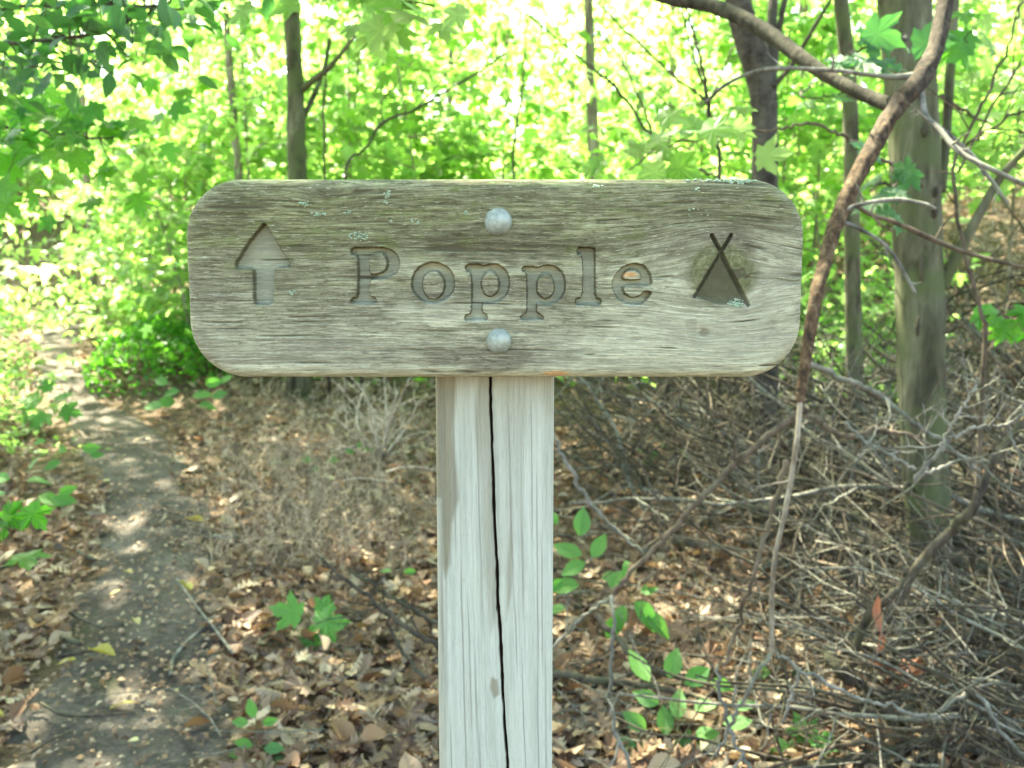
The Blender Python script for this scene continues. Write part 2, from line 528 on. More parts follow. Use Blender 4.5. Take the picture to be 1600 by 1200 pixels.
PATH_PX = [(175, 1330, 390), (185, 1200, 345), (195, 1080, 290), (208, 1000, 255), (230, 900, 205), (238, 830, 172), (230, 760, 140), (190, 690, 130), (120, 630, 95), (90, 580, 72), (88, 540, 62), (98, 505, 56), (112, 482, 46)]
pp = []
for px, py, w in PATH_PX:
    c = G(px, py); d = np.dot(c - CC, FW)
    pp.append((c[0], c[1], w * d / FPX / 2))
pp = [(pp[0][0] + .05, 0.2, pp[0][2] * 1.05), (pp[0][0], 1.2, pp[0][2])] + pp
pp.append((pp[-1][0] + 1.2, pp[-1][1] + 3, .4))
PC = smooth_path(np.array(pp), 22)
def path_dist(x, y):
    """how far from the middle of the path, in half widths"""
    x = np.asarray(x, float).ravel(); y = np.asarray(y, float).ravel()
    out = np.full(len(x), 99.0)
    for k in range(0, len(x), 4000):
        dx = x[k:k + 4000, None] - PC[None, :, 0]; dy = y[k:k + 4000, None] - PC[None, :, 1]
        D = np.hypot(dx, dy); j = D.argmin(1)
        out[k:k + 4000] = D[np.arange(len(j)), j] / PC[j, 2]
    return out
rows = []
nc = 41
tang = np.gradient(PC[:, :2], axis=0); tang /= np.linalg.norm(tang, axis=1, keepdims=True)
nor = np.column_stack([-tang[:, 1], tang[:, 0]])
us = np.linspace(-1.25, 1.25, nc)
V = []
for i in range(len(PC)):
    for u in us:
        q = PC[i, :2] + nor[i] * u * PC[i, 2]
        e = 0.012 - .014 * abs(u) ** 3 + .03 * (vnoise(q[0] * 5 + 7, q[1] * 5, 12) - .5) * (abs(u) > .6) + .012 * (vnoise(q[0] * 9, q[1] * 9, 8) - .5) * 1.6 - (.05 if abs(u) > 1.1 else 0)
        V.append((q[0], q[1], float(gz(q[0], q[1])) + e))
n = len(PC)
i = (np.arange(n - 1)[:, None] * nc + np.arange(nc - 1)[None]).ravel()
po = link('path', mesh_data('path', np.array(V), np.stack([i, i + nc, i + nc + 1, i + 1], -1), M['path'], True))
tag(po, 'narrow trodden earth trail curving away to the left', kind='structure')

# ------------------------------------------------------------------ the signpost
YF = 0.7238            # front plane of the board
TH = 0.038
def B(px, py):
    q = plane_y(px, py, YF); return np.array([q[0], q[2]])
bx0, bx1 = B(288.5, 420)[0], B(1258, 420)[0]
bz0, bz1 = B(772, 591)[1], B(772, 279)[1]
bcx, bcz = (bx0 + bx1) / 2, (bz0 + bz1) / 2
BW, BH = bx1 - bx0, bz1 - bz0
MM = 1 / (B(773, 435)[0] - B(772, 435)[0])      # pixels per metre on the board
def Bp(pts, ox=0, oy=0, k=1.0):
    return np.array([B(ox + x / k, oy + y / k) for x, y in pts])
def ell(cx, cy, rx, ry, n=36):
    a = np.linspace(0, 2 * math.pi, n, endpoint=False)
    return [(cx + rx * math.cos(t), cy + ry * math.sin(t)) for t in a]
def rnd(pts, n=3, keep=0.35):
    """round the corners of a closed outline"""
    p = np.array(pts, float); out = []
    for i in range(len(p)):
        a, b, c = p[i - 1], p[i], p[(i + 1) % len(p)]
        A = b + (a - b) * keep; C = b + (c - b) * keep
        for t in np.linspace(0, 1, n): out.append((1 - t) ** 2 * A + 2 * t * (1 - t) * b + t * t * C)
    return [tuple(q) for q in out]

glyphs = []
glyphs.append(('letter', 'P', [
    Bp(rnd([(68, 225), (90, 165), (300, 160), (550, 155), (700, 188), (800, 268), (842, 360), (842, 460), (808, 560), (700, 645), (550, 682), (368, 690), (368, 940), (455, 945), (490, 1000), (480, 1068), (80, 1070), (66, 985), (110, 952), (180, 940), (185, 305), (90, 295)]), 540, 370, 10),
    Bp(rnd([(368, 262), (530, 258), (610, 310), (645, 405), (630, 500), (560, 558), (450, 585), (368, 578)]), 540, 370, 10)]))
glyphs.append(('letter', 'o', [Bp(ell(365, 523, 343, 332), 640, 390, 10), Bp(ell(368, 558, 166, 212), 640, 390, 10)]))
glyphs.append(('letter', 'p', [
    Bp(rnd([(862, 270), (890, 228), (1090, 220), (1140, 245), (1250, 225), (1350, 220), (1450, 258), (1540, 360), (1572, 500), (1555, 640), (1500, 755), (1400, 830), (1280, 850), (1137, 835), (1137, 985), (1195, 1000), (1230, 1060), (1215, 1125), (855, 1132), (848, 1050), (880, 1018), (962, 1003), (965, 372), (880, 372)]), 640, 390, 10),
    Bp(ell(1260, 545, 132, 180), 640, 390, 10)]))
glyphs.append(('letter', 'p', [
    Bp(rnd([(350, 300), (370, 262), (560, 262), (600, 280), (700, 240), (830, 235), (930, 280), (1010, 380), (1046, 520), (1030, 680), (960, 800), (850, 868), (740, 880), (596, 855), (592, 965), (625, 1000), (695, 1040), (698, 1115), (340, 1122), (332, 1040), (378, 1003), (430, 988), (425, 372), (362, 365)]), 780, 390, 10),
    Bp(ell(725, 580, 132, 180), 780, 390, 10)]))
glyphs.append(('letter', 'l', [
    Bp(rnd([(212, 200), (240, 155), (480, 162), (508, 190), (508, 948), (575, 958), (604, 1010), (592, 1068), (560, 1086), (240, 1086), (193, 1060), (193, 980), (240, 952), (300, 938), (305, 302), (222, 292)]), 880, 370, 10)]))
glyphs.append(('letter', 'e', [
    Bp(rnd([(1388, 778), (1397, 680), (1360, 560), (1280, 450), (1150, 403), (1030, 422), (900, 490), (800, 600), (755, 740), (790, 890), (880, 1000), (1000, 1066), (1120, 1083), (1240, 1060), (1325, 990), (1388, 880), (1360, 848), (1290, 838), (1250, 870), (1200, 918), (1130, 946), (1040, 938), (970, 880), (940, 778)], 3, .3), 880, 370, 10),
    Bp(rnd([(932, 672), (960, 580), (1040, 530), (1130, 530), (1200, 580), (1222, 640), (1210, 664)]), 880, 370, 10)]))
glyphs.append(('arrow', 'up', [
    Bp(rnd([(490, 62), (530, 95), (660, 320), (825, 575), (815, 625), (620, 640), (615, 1100), (360, 1100), (358, 642), (150, 652), (128, 605), (140, 555), (300, 300)], 3, .2), 350, 340, 8)]))

def inside(poly, x, y):
    c = np.zeros(x.shape, bool)
    n = len(poly)
    for i in range(n):
        x0, y0 = poly[i - 1]; x1, y1 = poly[i]
        if y0 == y1: continue
        k = ((y0 > y) != (y1 > y)) & (x < (x1 - x0) * (y - y0) / (y1 - y0) + x0)
        c ^= k
    return c
def segdist(x, y, a, b):
    d = b - a; L = np.dot(d, d) + 1e-15
    t = np.clip(((x - a[0]) * d[0] + (y - a[1]) * d[1]) / L, 0, 1)
    return np.hypot(x - a[0] - t * d[0], y - a[1] - t * d[1])
def polydist(poly, x, y):
    D = np.full(x.shape, 9.0)
    for i in range(len(poly)): D = np.minimum(D, segdist(x, y, poly[i - 1], poly[i]))
    return D

ST = 0.00055
nx = int(BW / ST) + 5; nz = int(BH / ST) + 5
gx = bcx + (np.arange(nx) - (nx - 1) / 2) * ST
gzv = bcz + (np.arange(nz) - (nz - 1) / 2) * ST
X, Z = np.meshgrid(gx, gzv)
RC = 0.041
def rr_sdf(x, z):
    qx = np.abs(x - bcx) - BW / 2 + RC; qz = np.abs(z - bcz) - BH / 2 + RC
    return np.hypot(np.maximum(qx, 0), np.maximum(qz, 0)) + np.minimum(np.maximum(qx, qz), 0) - RC
SD = rr_sdf(X, Z)
inn = SD < 0
# keep the cells that touch the inside, pull their outer corners onto the outline
cell = inn[:-1, :-1] | inn[1:, :-1] | inn[:-1, 1:] | inn[1:, 1:]
e = 1e-5
gxn = (rr_sdf(X + e, Z) - SD) / e; gzn = (rr_sdf(X, Z + e) - SD) / e
pull = np.maximum(SD, 0)
Xp = X - gxn * pull; Zp = Z - gzn * pull
din = np.maximum(-SD, 0)

# flow of the grain: lines bow round the big knot on the right and small knots
KC = B(1126, 428)
u = X.copy(); psi = Z.copy()
dx = (X - KC[0]); dz = (Z - KC[1])
r2 = (dx / 0.052) ** 2 + (dz / 0.034) ** 2
psi = KC[1] + dz * (1 - .80 * np.exp(-r2)) + 0.0
psi = psi + .004 * np.exp(-((X - KC[0] + .085) / .05) ** 2 - ((Z - KC[1] + .012) / .03) ** 2)
for (kx, ky, rx, rz, a) in ((510, 292, .02, .012, .6), (1100, 520, .010, .007, .7)):
    k = B(kx, ky); dz2 = Z - k[1]
    psi = psi - a * dz2 * np.exp(-((X - k[0]) / rx) ** 2 - (dz2 / rz) ** 2)
psi = psi + .0025 * (vnoise(X * 9, Z * 18, 21) - .5) + .004 * (vnoise(X * 3.1, Z * 6, 22) - .5)
# inside the knot the rings close on themselves
rk = np.hypot(dx / 1.1, dz * 1.05)
knot = 1 - sstep(.017, .027, rk + .004 * (vnoise(X * 60, Z * 60, 31) - .5))
psi_k = KC[1] + rk * 1.1
PSI = psi + .002 * knot * (vnoise(X * 300, Z * 300, 34) - .5)
Ug = u + .004 * knot * (vnoise(X * 200, Z * 200, 33) - .5)

def gn(lu, lp, s): return vnoise(Ug / lu + s * 3.7, PSI / lp + s * 1.3, s)
fib = .55 * gn(.030, .0011, 41) + .30 * gn(.012, .0007, 42) + .35 * gn(.075, .0030, 43)
fib = (fib - .6)
chk = sstep(.74, .92, gn(.055, .0017, 44)) * sstep(.3, .6, gn(.02, .004, 45))
relief = .00055 * fib - .0008 * chk * (1 - .7 * knot)
relief = relief + .0007 * (gn(.2, .012, 46) - .5)
relief = relief * (1 - .5 * knot)
# engraving
depth = np.zeros_like(X); part_id = np.zeros(X.shape, int)
floor_m = np.zeros_like(X); lowm = np.zeros_like(X)
ER = .0003 * (vnoise(X * 700, Z * 900, 51) - .5) * 2
DEEP = .0080
for gi, (nm, ch, polys) in enumerate(glyphs, 1):
    o = polys[0]
    x0, z0 = o.min(0) - .004; x1, z1 = o.max(0) + .004
    ia, ib = np.searchsorted(gx, [x0, x1]); ja, jb = np.searchsorted(gzv, [z0, z1])
    ii = (slice(ja, jb), slice(ia, ib))
    xx, zz = X[ii], Z[ii]
    ins = inside(polys[0], xx, zz); D = polydist(polys[0], xx, zz)
    for h_ in polys[1:]:
        ins &= ~inside(h_, xx, zz); D = np.minimum(D, polydist(h_, xx, zz))
    sd = np.where(ins, D, -D)
    low = np.clip(np.gradient(sd, ST, axis=0), 0, 1)        # lower lips are worn back
    sd = sd + ER[ii]
    wid = .0010 + .0030 * low ** 2 * vnoise(xx * 120, zz * 60, 52)
    dep = DEEP * sstep(-.0003, wid, sd)
    depth[ii] = np.maximum(depth[ii], dep)
    floor_m[ii] = np.maximum(floor_m[ii], sstep(.0004, .0014, sd))
    lowm[ii] = np.where(sd > -.0003, low, lowm[ii])
    q = part_id[ii]; q[sd > -.0003] = gi; part_id[ii] = q
TENT = len(glyphs) + 1
a1, b1 = Bp([(500, 140), (955, 1015)], 1050, 350, 8)
a2, b2 = Bp([(742, 140), (288, 905)], 1050, 350, 8)
tl = np.minimum(segdist(X, Z, a1, b1), segdist(X, Z, a2, b2)) + ER * .7
wl = .00125
tdep = .0058 * (1 - sstep(wl - .0005, wl + .0004, tl))
tri = Bp([(625, 320), (955, 1015), (640, 1060), (288, 905)], 1050, 350, 8)
td = np.where(inside(tri, X, Z), polydist(tri, X, Z), 0)
fadeb = sstep(0, .009, Z - B(1125, 482)[1])
tdep = np.maximum(tdep * (.35 + .65 * sstep(-.004, .016, Z - B(1125, 478)[1])), np.where(td > 0, .0034 * sstep(0, .0012, td), 0) * fadeb)
depth = np.maximum(depth, tdep)
part_id[tdep > .0004] = TENT
floor_m = np.maximum(floor_m, np.clip(tdep / .006, 0, .6))
# the check running from the knot to the right end
ck = np.array([B(1166, 433), B(1190, 436), B(1215, 436), B(1238, 440), B(1262, 439)])
cd = np.min([segdist(X, Z, ck[i], ck[i + 1]) for i in range(4)], axis=0)
depth = depth + .0011 * (1 - sstep(.0002, .0006, cd))
# rounded-over edge
rv = .0085
edge = rv - np.sqrt(np.maximum(rv ** 2 - np.maximum(rv - din, 0) ** 2, 0))
edge = edge + .0012 * sstep(.020, .0, din)
Yd = YF + edge + depth - relief * (1 - .45 * floor_m) * sstep(0, .003, din)
Yd = Yd + .0012 * np.exp(-((X - B(1100, 520)[0]) / .004) ** 2 - ((Z - B(1100, 520)[1]) / .0028) ** 2)
Yd = Yd + .002 * np.exp(-((X - B(512, 285)[0]) / .009) ** 2 - ((Z - B(512, 285)[1]) / .004) ** 2)

# stains, algae, knot, bare wood: wear, plus painted rim light and shade on carved walls
def blob(px, py, rx, ry, n=.5, s=61):
    c = B(px, py)
    d = np.hypot((X - c[0]) * MM / rx, (Z - c[1]) * MM / ry) + n * (vnoise(X * 90, Z * 160, s) - .5)
    return 1 - sstep(.55, 1.15, d)
dark = np.zeros_like(X)
for a in ((790, 385, 150, 34), (735, 375, 90, 22), (715, 553, 95, 20), (775, 560, 60, 32), (512, 296, 34, 22), (905, 392, 60, 16), (240 + 400, 560, 120, 12), (1210, 350, 70, 22), (345, 330, 60, 40)):
    dark = np.maximum(dark, blob(*a, .7) * (.9 if a[0] in (790, 735, 715, 775, 512) else .45))
dark = np.maximum(dark, .8 * blob(1100, 520, 9, 7, .4)); dark = np.maximum(dark, .5 * blob(1080, 507, 10, 9, .4))
alg = sstep(B(772, 560)[1], B(772, 300)[1], Z + .018 * (vnoise(X * 25, Z * 60, 71) - .5)) * (1 - .75 * sstep(B(930, 400)[0], B(1120, 400)[0], X) * sstep(B(0, 330)[1], B(0, 370)[1], Z))
alg = np.clip(alg * .85 + .35 * blob(480, 350, 260, 60, .8) + .3 * blob(560, 330, 80, 30, .8), 0, 1)
alg = np.maximum(alg, knot * .8)
lite = sstep(B(0, 470)[1], B(0, 560)[1], Z) * .5 + .9 * blob(1120, 550, 230, 75, .5) + .5 * blob(1090, 470, 180, 90, .6) + .5 * blob(1215, 440, 60, 90, .5) + .75 * blob(700, 485, 110, 26, .8) + .6 * blob(760, 415, 200, 24, .9)
lite = lite + .8 * sstep(B(0, 566)[1], B(0, 580)[1], Z)  # light on the rounded bottom rim painted as a paler band
lite = np.clip(lite * (1 - .7 * dark) * (1 - knot * .9), 0, 1)
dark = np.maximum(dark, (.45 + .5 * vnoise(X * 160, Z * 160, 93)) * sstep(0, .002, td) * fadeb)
bare = blob(988, 429, 13, 6, .9); bare = np.maximum(bare, .9 * blob(868, 584, 30, 5, .6))
wall = sstep(.0003, .0014, depth) * (1 - sstep(DEEP * .72, DEEP * .98, depth)) * (part_id > 0) * (1 - .85 * lowm)  # groove dirt with shade painted in: carved walls dark, lower ones spared
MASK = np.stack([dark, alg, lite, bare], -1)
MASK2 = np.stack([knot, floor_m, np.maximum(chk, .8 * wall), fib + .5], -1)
FLOW = np.stack([Ug, PSI, Yd * 0 + X * .3], -1)

m, nt = new_mat('weathered_board')
fl = attr(nt, 'flow'); mk = attr(nt, 'wear'); mk2 = attr(nt, 'wood')
sp = nt.nodes.new('ShaderNodeSeparateColor'); nt.links.new(mk.outputs['Color'], sp.inputs[0])
sp2 = nt.nodes.new('ShaderNodeSeparateColor'); nt.links.new(mk2.outputs['Color'], sp2.inputs[0])
g1 = noise(nt, mapping(nt, fl.outputs['Vector'], (48, 820, 0)), 1, 4, .7)
g2 = noise(nt, mapping(nt, fl.outputs['Vector'], (120, 1250, 0)), 1, 3, .7)
g3 = noise(nt, mapping(nt, fl.outputs['Vector'], (14, 230, 0)), 1, 4, .65)
g4 = noise(nt, mapping(nt, fl.outputs['Vector'], (9, 34, 0)), 1, 5, .65)
g5 = noise(nt, mapping(nt, fl.outputs['Vector'], (85, 520, 0)), 1, 4, .65, .3)
g6 = noise(nt, mapping(nt, fl.outputs['Vector'], (260, 420, 0)), 1, 4, .7)
c = ramp(nt, g1, [(.30, (.10, .094, .068)), (.45, (.225, .212, .165)), (.58, (.315, .30, .24)), (.72, (.44, .425, .35))])
c = mixc(nt, .85, c, ramp(nt, g3, [(.32, (.52, .49, .47)), (.5, (.95, .95, .93)), (.7, (1.25, 1.25, 1.25))]), 'MULTIPLY')
c = mixc(nt, .8, c, ramp(nt, g4, [(.35, (.68, .65, .68)), (.5, (.98, .97, .96)), (.65, (1.16, 1.16, 1.12))]), 'MULTIPLY')
c = mixc(nt, .5, c, ramp(nt, g6, [(.35, .7), (.6, 1.15)]), 'MULTIPLY')
c = mixc(nt, ramp(nt, g5, [(.38, .75), (.47, 0)]), c, (.085, .076, .052))
c = mixc(nt, ramp(nt, mk2.outputs['Alpha'], [(.3, .6), (.5, 0)]), c, (.10, .09, .06))
c = mixc(nt, math_n(nt, 'MULTIPLY', sp.outputs[1], .85), c, mixc(nt, 1.0, c, (.72, .76, .54), 'MULTIPLY'))
c = mixc(nt, math_n(nt, 'MULTIPLY', sp.outputs[1], ramp(nt, noise(nt, mapping(nt, fl.outputs['Vector'], (40, 160, 0)), 1, 4, .65), [(.54, 0), (.68, .6)])), c, (.15, .185, .055))
c = mixc(nt, math_n(nt, 'MULTIPLY', sp.outputs[2], .85), c, mixc(nt, .3, mixc(nt, 1.0, c, (1.7, 1.72, 1.66), 'MULTIPLY'), (.50, .51, .44)))
c = mixc(nt, ramp(nt, g2, [(.60, 0), (.68, .75)]), c, (.54, .53, .44))
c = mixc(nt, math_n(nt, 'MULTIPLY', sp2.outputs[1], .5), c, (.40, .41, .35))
kn = ramp(nt, g6, [(.35, (.055, .058, .03)), (.5, (.12, .125, .06)), (.65, (.20, .195, .13))])
c = mixc(nt, math_n(nt, 'MULTIPLY', sp2.outputs[0], .72), c, kn)
c = mixc(nt, math_n(nt, 'MULTIPLY', sp.outputs[0], .75), c, mixc(nt, 1.0, c, (.52, .49, .48), 'MULTIPLY'))
c = mixc(nt, 1.0, c, (1.0, 1.03, .93), 'MULTIPLY')
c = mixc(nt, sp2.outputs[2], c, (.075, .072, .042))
c = mixc(nt, mk.outputs['Alpha'], c, mixc(nt, ramp(nt, g2, [(.35, 0), (.6, 1)]), (.32, .16, .06), (.60, .40, .2)))
finish(nt, c, .88, .22, math_n(nt, 'ADD', g1, math_n(nt, 'MULTIPLY', g2, .7)), .8, .0010)
M['board'] = m

sign = thing('wooden_signpost', 'weathered grey wooden trail sign on a square post, carved with an arrow, Popple and tent', 'signpost', (bcx, .76, 0))
base = np.array([bcx, .76, 0])

AV = np.column_stack([Xp.ravel(), Yd.ravel(), Zp.ravel()])
# outermost vertices sit on the outline at full edge depth
ci, cj = np.nonzero(cell)
v0 = ci * nx + cj
Q = np.stack([v0, v0 + 1, v0 + nx + 1, v0 + nx], -1)
pid = part_id.ravel()[Q]
fid = pid.max(1)
def sub(Qs, extra=None):
    used = np.unique(Qs)
    remap = np.full(len(AV), -1); remap[used] = np.arange(len(used))
    return used, remap[Qs]
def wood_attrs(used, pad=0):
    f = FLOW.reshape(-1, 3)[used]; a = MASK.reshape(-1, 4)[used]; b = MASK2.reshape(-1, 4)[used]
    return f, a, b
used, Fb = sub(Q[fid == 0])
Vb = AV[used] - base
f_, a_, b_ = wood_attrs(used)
# sides and back: boundary loop of the whole outline pushed back
allE = np.concatenate([Q[:, [0, 1]], Q[:, [1, 2]], Q[:, [2, 3]], Q[:, [3, 0]]])
key = np.sort(allE, 1); key = key[:, 0] * len(AV) + key[:, 1]
_, inv, cnt = np.unique(key, return_inverse=True, return_counts=True)
bE = allE[cnt[inv] == 1]
bv = np.unique(bE)
outer = bv
rem = np.full(len(AV), -1); rem[used] = np.arange(len(used))
nb = len(used)
bk = AV[bv] - base; yb = YF + TH - .76
bk1 = bk.copy(); bk1[:, 1] = yb - .006
sgn = SD.ravel()[bv]
inw = np.column_stack([-gxn.ravel()[bv], -gzn.ravel()[bv]])
bk2 = bk.copy(); bk2[:, 1] = yb; bk2[:, 0] += inw[:, 0] * .006; bk2[:, 2] += inw[:, 1] * .006
r1 = np.full(len(AV), -1); r1[bv] = nb + np.arange(len(bv)); r2_ = np.full(len(AV), -1); r2_[bv] = nb + len(bv) + np.arange(len(bv))
cI = nb + 2 * len(bv)
Vb = np.vstack([Vb, bk1, bk2, [[0, yb, bcz]]])
S1 = np.stack([rem[bE[:, 1]], rem[bE[:, 0]], r1[bE[:, 0]], r1[bE[:, 1]]], -1)
S2 = np.stack([r1[bE[:, 1]], r1[bE[:, 0]], r2_[bE[:, 0]], r2_[bE[:, 1]]], -1)
S3 = np.stack([r2_[bE[:, 1]], r2_[bE[:, 0]], np.full(len(bE), cI)], -1)
padn = len(Vb) - nb
def padv(f, a, b):
    i2 = np.concatenate([bv, bv, [bv[0]]])
    return (np.vstack([f, FLOW.reshape(-1, 3)[i2] + np.column_stack([Vb[nb:, 1] * .3, Vb[nb:, 1] * 1.0, Vb[nb:, 1] * 0])]), np.vstack([a, MASK.reshape(-1, 4)[i2]]), np.vstack([b, MASK2.reshape(-1, 4)[i2]]))
f_, a_, b_ = padv(f_, a_, b_)
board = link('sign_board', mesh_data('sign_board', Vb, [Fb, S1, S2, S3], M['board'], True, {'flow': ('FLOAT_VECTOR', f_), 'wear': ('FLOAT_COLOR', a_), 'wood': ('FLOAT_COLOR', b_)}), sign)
for gi in range(1, TENT + 1):
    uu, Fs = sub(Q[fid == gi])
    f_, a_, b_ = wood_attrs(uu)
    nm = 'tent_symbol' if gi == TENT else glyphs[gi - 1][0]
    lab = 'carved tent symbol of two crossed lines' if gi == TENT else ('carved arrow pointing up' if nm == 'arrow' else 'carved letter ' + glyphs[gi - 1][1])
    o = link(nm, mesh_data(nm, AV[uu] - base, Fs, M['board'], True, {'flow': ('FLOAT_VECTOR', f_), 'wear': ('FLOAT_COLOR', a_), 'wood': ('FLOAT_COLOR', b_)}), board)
    if gi in (1, 2, 5, 6) : o['label'] = lab

# bolts
m, nt = new_mat('galvanised_steel')
tc = nt.nodes.new('ShaderNodeTexCoord')
n1 = noise(nt, tc.outputs['Object'], 120, 5, .6); n2 = noise(nt, tc.outputs['Object'], 320, 4, .6)
c = ramp(nt, n1, [(.35, (.17, .20, .165)), (.55, (.29, .33, .285)), (.7, (.38, .41, .36))])
c = mixc(nt, ramp(nt, n2, [(.58, 0), (.72, .6)]), c, (.30, .38, .32))
bs = finish(nt, c, .55, .5, n2, .4, .0006); bs.inputs['Metallic'].default_value = .35
M['zinc'] = m
def bolt(px, py, rpx):
    r = rpx / MM; c = B(px, py)
    prof = [(1.0, -.004), (1.0, .06), (.985, .12), (.93, .24), (.84, .35), (.7, .46), (.52, .55), (.32, .61), (.14, .64)]
    a = np.linspace(0, 2 * math.pi, 40, endpoint=False)
    V = []
    for q, h_ in prof:
        for t in a: V.append((c[0] + q * r * math.cos(t), YF + .0006 - h_ * r, c[1] + q * r * math.sin(t)))
    V.append((c[0], YF + .0006 - .645 * r, c[1]))
    V = np.array(V); n = len(prof); s = 40
    i = np.arange(n - 1)[:, None] * s; j = np.arange(s)[None]; k = (j + 1) % s
    Qd = np.stack([i + j, i + k, i + s + k, i + s + j], -1).reshape(-1, 4)
    jj = np.arange(s); kk = (jj + 1) % s; bb = (n - 1) * s
    T = np.stack([bb + jj, bb + kk, np.full(s, n * s)], -1)
    loc = np.array([c[0], YF, c[1]])
    o = link('bolt', mesh_data('bolt', V - loc, [Qd, T], M['zinc'], True), sign, loc - base)
    return o
bolt(778.5, 346.5, 21.5); bolt(779.5, 533, 20)

# lichen on the board
m, nt = new_mat('pale_lichen')
tc = nt.nodes.new('ShaderNodeTexCoord')
n2 = noise(nt, tc.outputs['Object'], 700, 4, .6)
c = ramp(nt, n2, [(.35, (.17, .23, .155)), (.6, (.37, .46, .33))])
finish(nt, c, .95, .1, n2, .5, .001)
M['lichen'] = m
g = Geo()
def lich(px, py, rx, ry, n):
    for _ in range(int(n * 1.6)):
        t = random.random() * 6.28; q = random.random() ** .7
        c = B(px + rx * q * math.cos(t), py + ry * q * math.sin(t))
        ix = int(np.clip((c[0] - gx[0]) / ST, 0, nx - 1)); iz = int(np.clip((c[1] - gzv[0]) / ST, 0, nz - 1))
        y = Yd[iz, ix] - .0002
        s = random.uniform(.0003, .0010)
        k = 7
        a = np.linspace(0, 6.28, k, endpoint=False)
        rad = s * (1 + .5 * RNG.random(k))
        V = [(c[0] + rad[i] * math.cos(a[i]) * 1.2, y + .0004, c[1] + rad[i] * math.sin(a[i]) * .8) for i in range(k)] + [(c[0], y - .0008, c[1])]
        jj = np.arange(k)
        g.add(np.array(V), np.stack([jj, (jj + 1) % k, np.full(k, k)], -1))
for a in ((475, 319, 12, 5, 16), (607, 304, 7, 6, 10), (600, 315, 6, 4, 8), (494, 336, 14, 4, 14), (561, 369, 15, 7, 34), (456, 457, 9, 3, 8), (728, 333, 5, 3, 5), (1110, 281, 40, 3, 26), (1162, 283, 24, 4, 34), (1152, 474, 13, 6, 40), (540, 331, 8, 3, 5), (935, 290, 10, 3, 7), (1088, 297, 6, 4, 6), (640, 345, 30, 6, 6), (1090, 330, 20, 10, 4)):
    lich(*a)
o = part('lichen', g, M['lichen'], sign, False, base, 'stuff'); o.parent = board

# post
PW0, PW1 = plane_y(680, 600, YF + TH)[0], plane_y(866, 600, YF + TH)[0]
pcx, pw = (PW0 + PW1) / 2, PW1 - PW0
YP = YF + TH + .0005
crk_px = [(767, 560), (767, 592), (768, 680), (770, 740), (772, 800), (776, 880), (779, 950), (783, 1020), (786, 1080), (790, 1150), (793, 1200)]
crk = np.array([plane_y(a, b, YP)[[0, 2]] for a, b in crk_px])
crk = np.vstack([crk, [crk[-1, 0] + .012, .2], [crk[-1, 0] + .014, -.2]])
zr = np.concatenate([np.linspace(-.12, .80, 60)[:-1], np.arange(.80, bz0 + .004, .0016), np.linspace(bz0 + .006, bz1 - .02, 10)])
half = np.concatenate([np.linspace(0, .10, 8)[:-1], np.linspace(.10, 1, 46)])
sv = np.concatenate([-half[::-1][:-1], half])       # -1..1, dense at the crack
Zg, Sg = np.meshgrid(zr, sv, indexing='ij')
cx = np.interp(zr, crk[::-1, 1], crk[::-1, 0])
cx = cx + .0011 * (vnoise(zr * 38, zr * 0, 5) - .5) + .0004 * (vnoise(zr * 160, zr * 0, 6) - .5)
cxg = cx[:, None]
Xg = np.where(Sg < 0, cxg + Sg * (cxg - (pcx - pw / 2)), cxg + Sg * ((pcx + pw / 2) - cxg))
de = np.minimum(Xg - (pcx - pw / 2), (pcx + pw / 2) - Xg)
rp = .0035
Yg = YP + rp - np.sqrt(np.maximum(rp ** 2 - np.maximum(rp - de, 0) ** 2, 0))
# sapwood lines run nearly parallel to the crack
pu = Sg * .045 + .003 * np.sin(Zg * 9) * (1 - np.abs(Sg))
gg = .5 * vnoise(pu / .0012, Zg / .09, 81) + .3 * vnoise(pu / .0006, Zg / .03, 82) + .5 * vnoise(pu / .005, Zg / .3, 83)
wcr = .82 * (.00045 + .0005 * vnoise(Zg * 40, Zg * 0, 9) + .0004 * vnoise(Zg * 210, Zg * 0, 10)) * np.interp(Zg, [.4, .8, .9, 1.0, 1.1, 1.2], [.4, .8, 1.0, 1.5, 1.1, 1.0])
dc = np.abs(Xg - cxg)
Yg = Yg + .014 * (1 - sstep(wcr * .75, wcr * 1.15, dc)) + .0012 * (1 - sstep(wcr, wcr + .004, dc))
fine = np.zeros_like(Xg)
for s0, za, zb in ((-.62, .80, 1.08), (-.42, .8, 1.0), (.42, .8, 1.0), (.70, .8, 1.15), (.3, .95, 1.2), (-.80, .8, .95), (.85, .82, 1.0), (-.9, .95, 1.2), (.55, .8, .9), (-.25, .98, 1.21), (.15, .8, .9), (.62, 1.05, 1.21), (.78, .95, 1.1), (-.7, 1.05, 1.2), (-.52, .9, 1.05), (.48, 1.0, 1.12)):
    w_ = (1 - sstep(.006, .014, np.abs(Sg - s0 - .02 * np.sin(Zg * 7 + s0 * 9)))) * sstep(za, za + .04, Zg) * (1 - sstep(zb - .05, zb, Zg))
    fine = np.maximum(fine, w_)
Yg = Yg - .00035 * (gg - .65) + .0006 * fine
def pm(poly, soft=.0018, warp=.002):
    q = np.array([plane_y(a, b, YP)[[0, 2]] for a, b in poly])
    xw = Xg + warp * (vnoise(Zg * 25, Zg * 0 + 3, 91) - .5)
    i = inside(q, xw, Zg); D = polydist(q, xw, Zg)
    return sstep(-soft, soft, np.where(i, D, -D))
st = pm([(670, 570), (712, 570), (712, 680), (716, 780), (706, 820), (702, 880), (694, 905), (690, 880), (688, 780), (670, 780)], .0022, .004) * .95
st = np.maximum(st, .5 * pm([(664, 560), (692, 560), (690, 900), (698, 1000), (700, 1220), (660, 1220)], .002))
